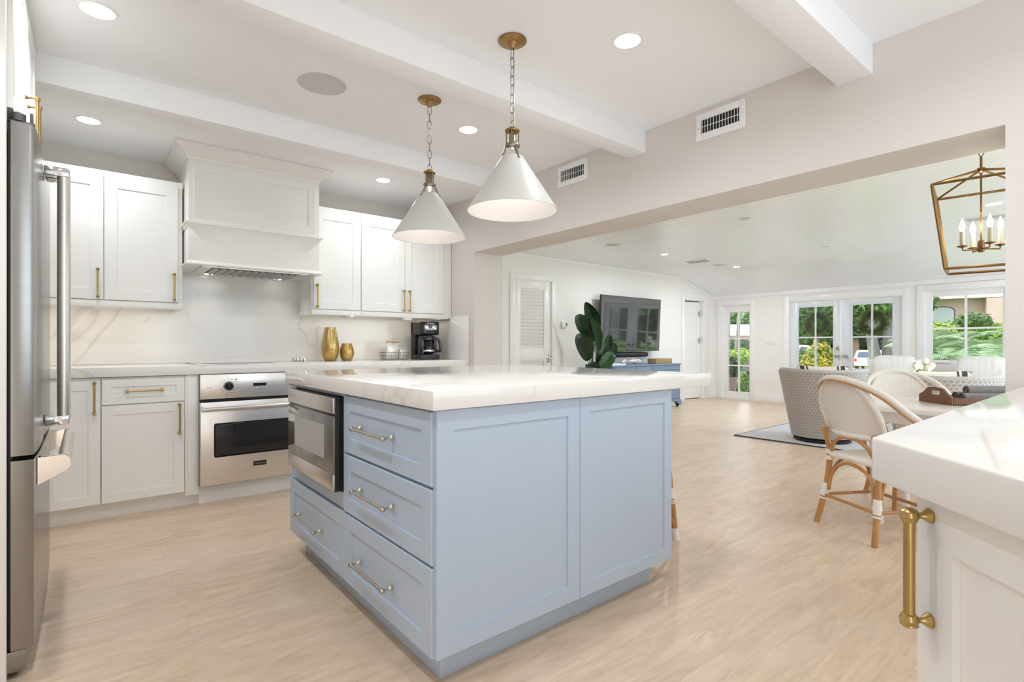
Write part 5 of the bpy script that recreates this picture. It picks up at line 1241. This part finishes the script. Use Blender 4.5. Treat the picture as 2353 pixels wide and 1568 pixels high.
for k, (x, y, zz, r) in enumerate(((26, -9, 2.6, 3.4), (33, -17, 3.2, 4.2), (24, -15, 2.2, 3.0), (40, -24, 3.4, 4.6), (30, -3, 2.6, 3.2), (44, -12, 3.4, 4.6))):
    tree(('broad tree mirrored at the edge of the television', 'tall tree mirrored in the middle of the television', 'low tree mirrored near the soundbar end of the television', 'far tree mirrored high in the television', 'near tree beyond the pink house corner', 'far tree beyond the pink house corner')[k], [((x, y, gz(x)), (x, y, zz - 1), (x, y, zz + .5), .25, .14)], [((x, y, zz), (r * .8, r * .8, r * .6), 1500), ((x + .5, y - .6, zz - r * .5), (r * .6, r * .6, r * .35), 600)], 'tree_leaf', size=.26, seed=50 + k, name='street_tree')
# palms, house and hedges outside the narrow window
def palm_trunk(px0, px1, ds, label, r):
    a, b = far(px0, ds), far(px1, ds); t = thing('palm_tree', label, 'palm', (a.x, a.y, gz(a.x)), 'palms outside the narrow window')
    B().tube(smoothpts([(a.x, a.y, gz(a.x)), (a.x * .6 + b.x * .4, a.y * .6 + b.y * .4, 1.6), (b.x, b.y, 4.6)], 8), [r - .0015 * i for i in range(17)], 12).build('trunk', 'bark', t)
    bb = B()
    for k in range(12): frond(bb, (b.x, b.y, 4.6), 2 * pi * k / 12 + .2, 1.3, .5, k)
    bb.build('frond', 'palm_leaf', t, smooth=False, fixn=False)
def frond(bb, o, az, L, up, seed, n=22, wl=.34, droop=1.0):
    rr = random.Random(seed); o = Vector(o); d = Vector((cos(az), sin(az), 0)); sd = Vector((-sin(az), cos(az), 0)); bm = bb.bm; prev = None
    P = lambda t: o + d * L * t * (1 - .12 * t) + Vector((0, 0, L * (up * t - .62 * droop * t * t)))
    for i in range(n + 1):
        t = i / n; p = P(t); T = (P(min(1, t + .03)) - P(max(0, t - .03))).normalized(); w_ = wl * sin(pi * (.12 + .80 * t)) ** .7
        for s in (-1, 1):
            dv = (sd * s * .9 + T * .65 + Vector((0, 0, -.28 + rr.uniform(-.12, .12)))).normalized(); e = p + dv * w_; tw = T * .016 + Vector((0, 0, .006))
            bm.faces.new([bm.verts.new(x) for x in (p - tw, p + tw, e + tw * .25, e - tw * .1)])
        if prev: 
            k = Vector((0, 0, .008)); bm.faces.new([bm.verts.new(x) for x in (prev - k, p - k, p + k, prev + k)])
        prev = p
palm_trunk(1672, 1677, 30, 'palm trunk at the edge of the narrow window nearest the panelled door', .10)
palm_trunk(1689, 1703, 33.5, 'leaning palm trunk behind the upright bar of the narrow window', .12)
h0, h1 = far(1640, 46), far(1745, 46)
hs = thing('house', 'low white-roofed house far outside the narrow window', 'house', ((h0.x + h1.x) / 2, (h0.y + h1.y) / 2, gz(42)), 'neighbouring houses')
dh = (h1 - h0); nb_ = Vector((dh.y, -dh.x, 0)).normalized(); nb_ = -nb_ if nb_.dot(Vector((CA, SA, 0))) < 0 else nb_
B().prism([h0 + Vector((0, 0, gz(h0.x))), h1 + Vector((0, 0, gz(h0.x))), h1 + nb_ * 6 + Vector((0, 0, gz(h0.x))), h0 + nb_ * 6 + Vector((0, 0, gz(h0.x)))], (0, 0, 1.95 - gz(h0.x))).build('wall', 'pink', hs)
zr = Vector((0, 0, 1)); ea, eb = h0 - nb_ * .5 - dh * .1, h1 - nb_ * .5 + dh * .1
B().prism([ea + zr * 1.85, ea + nb_ * 7 + zr * 1.85, ea + nb_ * 3.5 + zr * 2.95], eb - ea).build('roof', 'roof_white', hs)
for px, ds, zc_, r, n, m, l in ((1690, 38, 1.0, (2.6, 1.2, .55), 2600, 'tree_dark', 'dark clipped hedge below the white-roofed house'), (1700, 24, .35, (1.9, 1.1, .55), 2600, 'hedge_leaf', 'bright green hedge behind the black garden chair')):
    q = far(px, ds); bush('hedge', l, 'hedge', (q.x, q.y, zc_), r, n, .08, m, 40 + px)
# black garden chair and planter on the lawn
q = far(1709, 13.8); gc = thing('garden_chair', 'black slatted garden chair outside the narrow window', 'chair', (q.x, q.y, gz(q.x)))
G = Matrix.Translation((q.x, q.y, gz(q.x))) @ Rz(radians(-95))
bb = B()
for k in range(7):
    u_ = k - 3; hgt = .62 - .016 * u_ * u_; bb.box(-.036, .036, -.01, .01, 0, hgt, .004, 1, G @ Matrix.Translation((u_ * .078, .22, .30)) @ Matrix.Rotation(radians(-22), 4, 'X') @ Matrix.Rotation(radians(-2.2 * u_), 4, 'Y'))
bb.build('back_slat', 'adir', gc)
bb = B()
for k in range(6): bb.box(-.28, .28, -.04, .04, -.01, .01, .003, 1, G @ Matrix.Translation((0, -.28 + k * .095, .36 - k * .018)))
bb.build('seat_slat', 'adir', gc)
for s in (-1, 1):
    B().box(s * .34 - .06, s * .34 + .06, -.40, .32, .54, .56, .004, 1, G).build('armrest', 'adir', gc)
    for yy in (-.32, .24): B().box(s * .31 - .02, s * .31 + .02, yy - .045, yy + .045, 0, .545, .003, 1, G).build('leg', 'adir', gc)
q = far(1675, 11.0); pt_ = thing('planter', 'brown wicker planter with a dark shrub outside the narrow window', 'planter', (q.x, q.y, -.02))
B().lathe([(.001, -.02), (.12, -.02), (.17, .36), (.175, .38), (.155, .38), (.15, .34), (.001, .33)], (q.x, q.y, 0), n=28).build('pot', 'planter', pt_)
leaves(B(), (q.x, q.y, .55), (.22, .22, .25), 1400, .035, 77).build('shrub', 'tree_dark', pt_, smooth=False, fixn=False)
q = far(1701, 12.2); bush('garden_bush', 'small bright lime bush at the foot of the narrow window', 'bush', (q.x, q.y, .16), (.22, .22, .28), 1700, .035, 'hedge_leaf', 14)
# pink house, hedge and palms outside the garden window
h0, h1 = far(2080, 23.5), far(2420, 21.0); ph = thing('house', 'pink stucco house with an arched window outside the garden window', 'house', ((h0.x + h1.x) / 2, (h0.y + h1.y) / 2, gz(28)), 'neighbouring houses')
dh = (h1 - h0); ud_ = dh.normalized(); nb_ = Vector((-ud_.y, ud_.x, 0)); nb_ = -nb_ if nb_.dot(Vector((CA, SA, 0))) < 0 else nb_; L_ = dh.length
B().prism([h0 + zr * -1, h1 + zr * -1, h1 + nb_ * 5 + zr * -1, h0 + nb_ * 5 + zr * -1], (0, 0, 4.05)).build('wall', 'pink', ph)
B().prism([h0 - ud_ * .4 - nb_ * .55 + zr * 3.02, h0 - ud_ * .4 + nb_ * 5.5 + zr * 3.02, h0 - ud_ * .4 + nb_ * 2.5 + zr * 4.6], ud_ * (L_ + .8)).build('roof', 'roof_white', ph)
o_ = far(2164, 22.85); aw = B(); pts_ = [(-.42, 1.98), (.42, 1.98), (.42, 2.52)] + [(.42 * cos(radians(a)), 2.52 + .18 * sin(radians(a))) for a in range(15, 166, 15)] + [(-.42, 2.52)]
fl = lambda k, dd: [o_ + ud_ * (x * k) - nb_ * dd + zr * (2.25 + (z - 2.25) * k) for x, z in pts_]
aw.rings([fl(1.06, -.3), fl(1.06, .06)]); wf = aw.build('window_frame', 'adir', ph); aw = B(); aw.rings([fl(.97, 0), fl(.97, .07)]); aw.build('pane', 'arch_pane', wf)
o_ = far(2258, 22.2); B().prism([o_ - nb_ * .9 + zr * -1, o_ + ud_ * 3 - nb_ * .9 + zr * -1, o_ + ud_ * 3 + zr * -1, o_ + zr * -1], (0, 0, 3.98)).build('wing', 'pink', ph)
for k, (px, ds, zc_, r) in enumerate(((2165, 18.5, 1.25, (1.3, 1.0, .62)), (2240, 18.0, 1.20, (1.2, 1.0, .60)), (2310, 17.0, 1.2, (1.2, 1.0, .55)))):
    q = far(px, ds); bush('hedge', ('yellow-green hedge below the arched window', 'yellow-green hedge behind the middle palm', 'yellow-green hedge at the corner of the pink house')[k], 'hedge', (q.x, q.y, zc_), r, 2400, .075, 'hedge_leaf', 60 + k)
q = far(2238, 17); bush('garden_tree', 'small bright tree rising above the hedge before the pink house', 'tree', (q.x, q.y, 1.85), (.55, .5, .26), 420, .075, 'tree_leaf', 66)
def palm(px, ds, zb, L, label, seed, n=15):
    q = far(px, ds); t = thing('palm_shrub', label, 'palm', (q.x, q.y, gz(q.x)), 'palms outside the garden window'); rr = random.Random(seed)
    B().tube([(q.x, q.y, gz(q.x)), (q.x, q.y, zb)], [.09, .06], 8).build('trunk', 'bark_brown', t); bb = B()
    for k in range(n): frond(bb, (q.x, q.y, zb), 2 * pi * k / n + rr.uniform(-.2, .2), L * rr.uniform(.8, 1.15), rr.uniform(.35, 1.05), seed * 31 + k, 26, .30 * L)
    bb.build('frond', 'palm_leaf', t, smooth=False, fixn=False)
palm(2158, 13.5, .55, 1.25, 'pale feathery palm below the arched window', 1); palm(2225, 12.6, .50, 1.15, 'feathery palm in the middle of the garden window', 2); palm(2285, 14.0, .80, 1.35, 'tall feathery palm at the edge of the garden window', 3)
palm(2195, 15.5, 1.0, 1.2, 'taller palm behind the two front palms', 4); palm(2262, 12.0, .35, .95, 'lowest palm in front of the window sill', 5); palm(2130, 15.5, .9, 1.2, 'palm half hidden by the window post', 6)
q0 = far(1980, 10.2)
# wreaths on the outside of the French doors
def wreath(px, py, label, seed):
    c = at(px, py, 0, Xf + .125); t = thing('wreath', label, 'wreath', tuple(c), 'wreaths on the French doors'); rr = random.Random(seed)
    B().tube([(c.x, c.y + cos(a) * .150, c.z + sin(a) * .150) for a in [2 * pi * i / 28 for i in range(28)]], .018, 8, True).build('ring', 'bark_brown', t)
    bb = B()
    for i in range(1100):
        a = rr.uniform(0, 2 * pi); rad = .150 + rr.gauss(0, .033); p = Vector((c.x + rr.uniform(-.038, .035), c.y + cos(a) * rad, c.z + sin(a) * rad)); dv = Vector((rr.gauss(0, .3), -sin(a) + rr.gauss(0, .6) + cos(a) * .4, cos(a) + rr.gauss(0, .6) + sin(a) * .4)).normalized()
        nn = Vector((-1, rr.gauss(0, .7), rr.gauss(0, .7))).normalized(); sd = dv.cross(nn).normalized(); s = rr.uniform(.03, .06)
        bb.fpoly([p, p + dv * s * .5 + sd * s * .22, p + dv * s, p + dv * s * .5 - sd * s * .22])
    bb.build('leaves', 'wreath_leaf', t, smooth=False, fixn=False)
    B().box(c.x - .004, c.x + .004, c.y - .004, c.y + .004, c.z + .16, 1.79).build('hanger', 'dark_grey', t)
wreath(1878, 744, 'leafy wreath on the bolted French door leaf', 1); wreath(2006, 742, 'leafy wreath on the French door leaf by the armchair', 2)
# vehicles
def vehicle(name, label, paint, loc, rz, sc):
    v = thing(name, label, 'car', (0, 0, 0), 'vehicles on the street'); wd = .93
    side = [(-2.3, .42), (-2.33, .75), (-2.28, 1.02), (-2.12, 1.08), (-1.92, 1.66), (-1.7, 1.74), (.35, 1.74), (.62, 1.68), (1.12, 1.12), (2.1, 1.0), (2.3, .82), (2.32, .45)]
    bb = B(); tp = lambda z: wd - .16 * max(0, (z - 1.05) / .7)
    bb.rings([[Vector((x, -tp(z), z)) for x, z in side], [Vector((x, tp(z), z)) for x, z in side]]); bmesh.ops.bevel(bb.bm, geom=list(bb.bm.edges), offset=.05, segments=3, affect='EDGES'); bd = bb.build('body', paint, v, ang=50)
    bb = B()
    for s in (-1, 1):
        for poly in ([(-1.80, 1.14), (-1.66, 1.60), (-.95, 1.62), (-.95, 1.14)], [(-.88, 1.14), (-.88, 1.62), (-.02, 1.62), (-.02, 1.14)], [(.05, 1.14), (.05, 1.62), (.50, 1.58), (.92, 1.14)]):
            bb.prism([(x, s * (tp(z) - .004), z) for x, z in poly], (0, s * .012, 0))
    bb.prism([(-2.125, -.70, 1.14), (-2.125, .70, 1.14), (-1.955, .62, 1.58), (-1.955, -.62, 1.58)], (-.022, 0, .01)); bb.prism([(.66, -.64, 1.60), (.66, .64, 1.60), (1.06, .74, 1.17), (1.06, -.74, 1.17)], (.03, 0, .03)); bb.build('window', 'car_glass', v)
    for s in (-1, 1): B().box(-2.345, -2.26, s * .80 - .09, s * .80 + .09, .80, 1.04, .02).build('tail_light', 'red', v)
    for x in (-1.4, 1.42):
        for s in (-1, 1):
            wl = B().lathe([(.001, -.11), (.25, -.11), (.36, -.09), (.37, 0), (.36, .09), (.25, .11), (.001, .11)], (x, s * (wd - .10), .37), (0, 1, 0), 28).build('wheel', 'black_mat', v)
            B().lathe([(.001, .112), (.22, .112), (.24, .10)], (x, s * (wd - .10), .37), (0, s, 0), 20, cap1=False).build('hubcap', 'satin_nickel', wl)
    B().box(-2.36, -2.27, -.86, .86, .42, .66, .04).build('bumper', paint, v)
    v.location = loc; v.rotation_euler = (0, 0, rz); v.scale = (sc, sc, sc); return v
q = far(2003, 39.5); vehicle('parked_suv', 'champagne sport utility vehicle parked beyond the forked tree', 'car_paint', (q.x, q.y, gz(q.x) + .02), radians(8), .88)
q = far(1838, 40); vehicle('parked_van', 'white vehicle parked beyond the croton bush', 'car_white', (q.x, q.y, gz(q.x) + .02), radians(-70), 1.05)
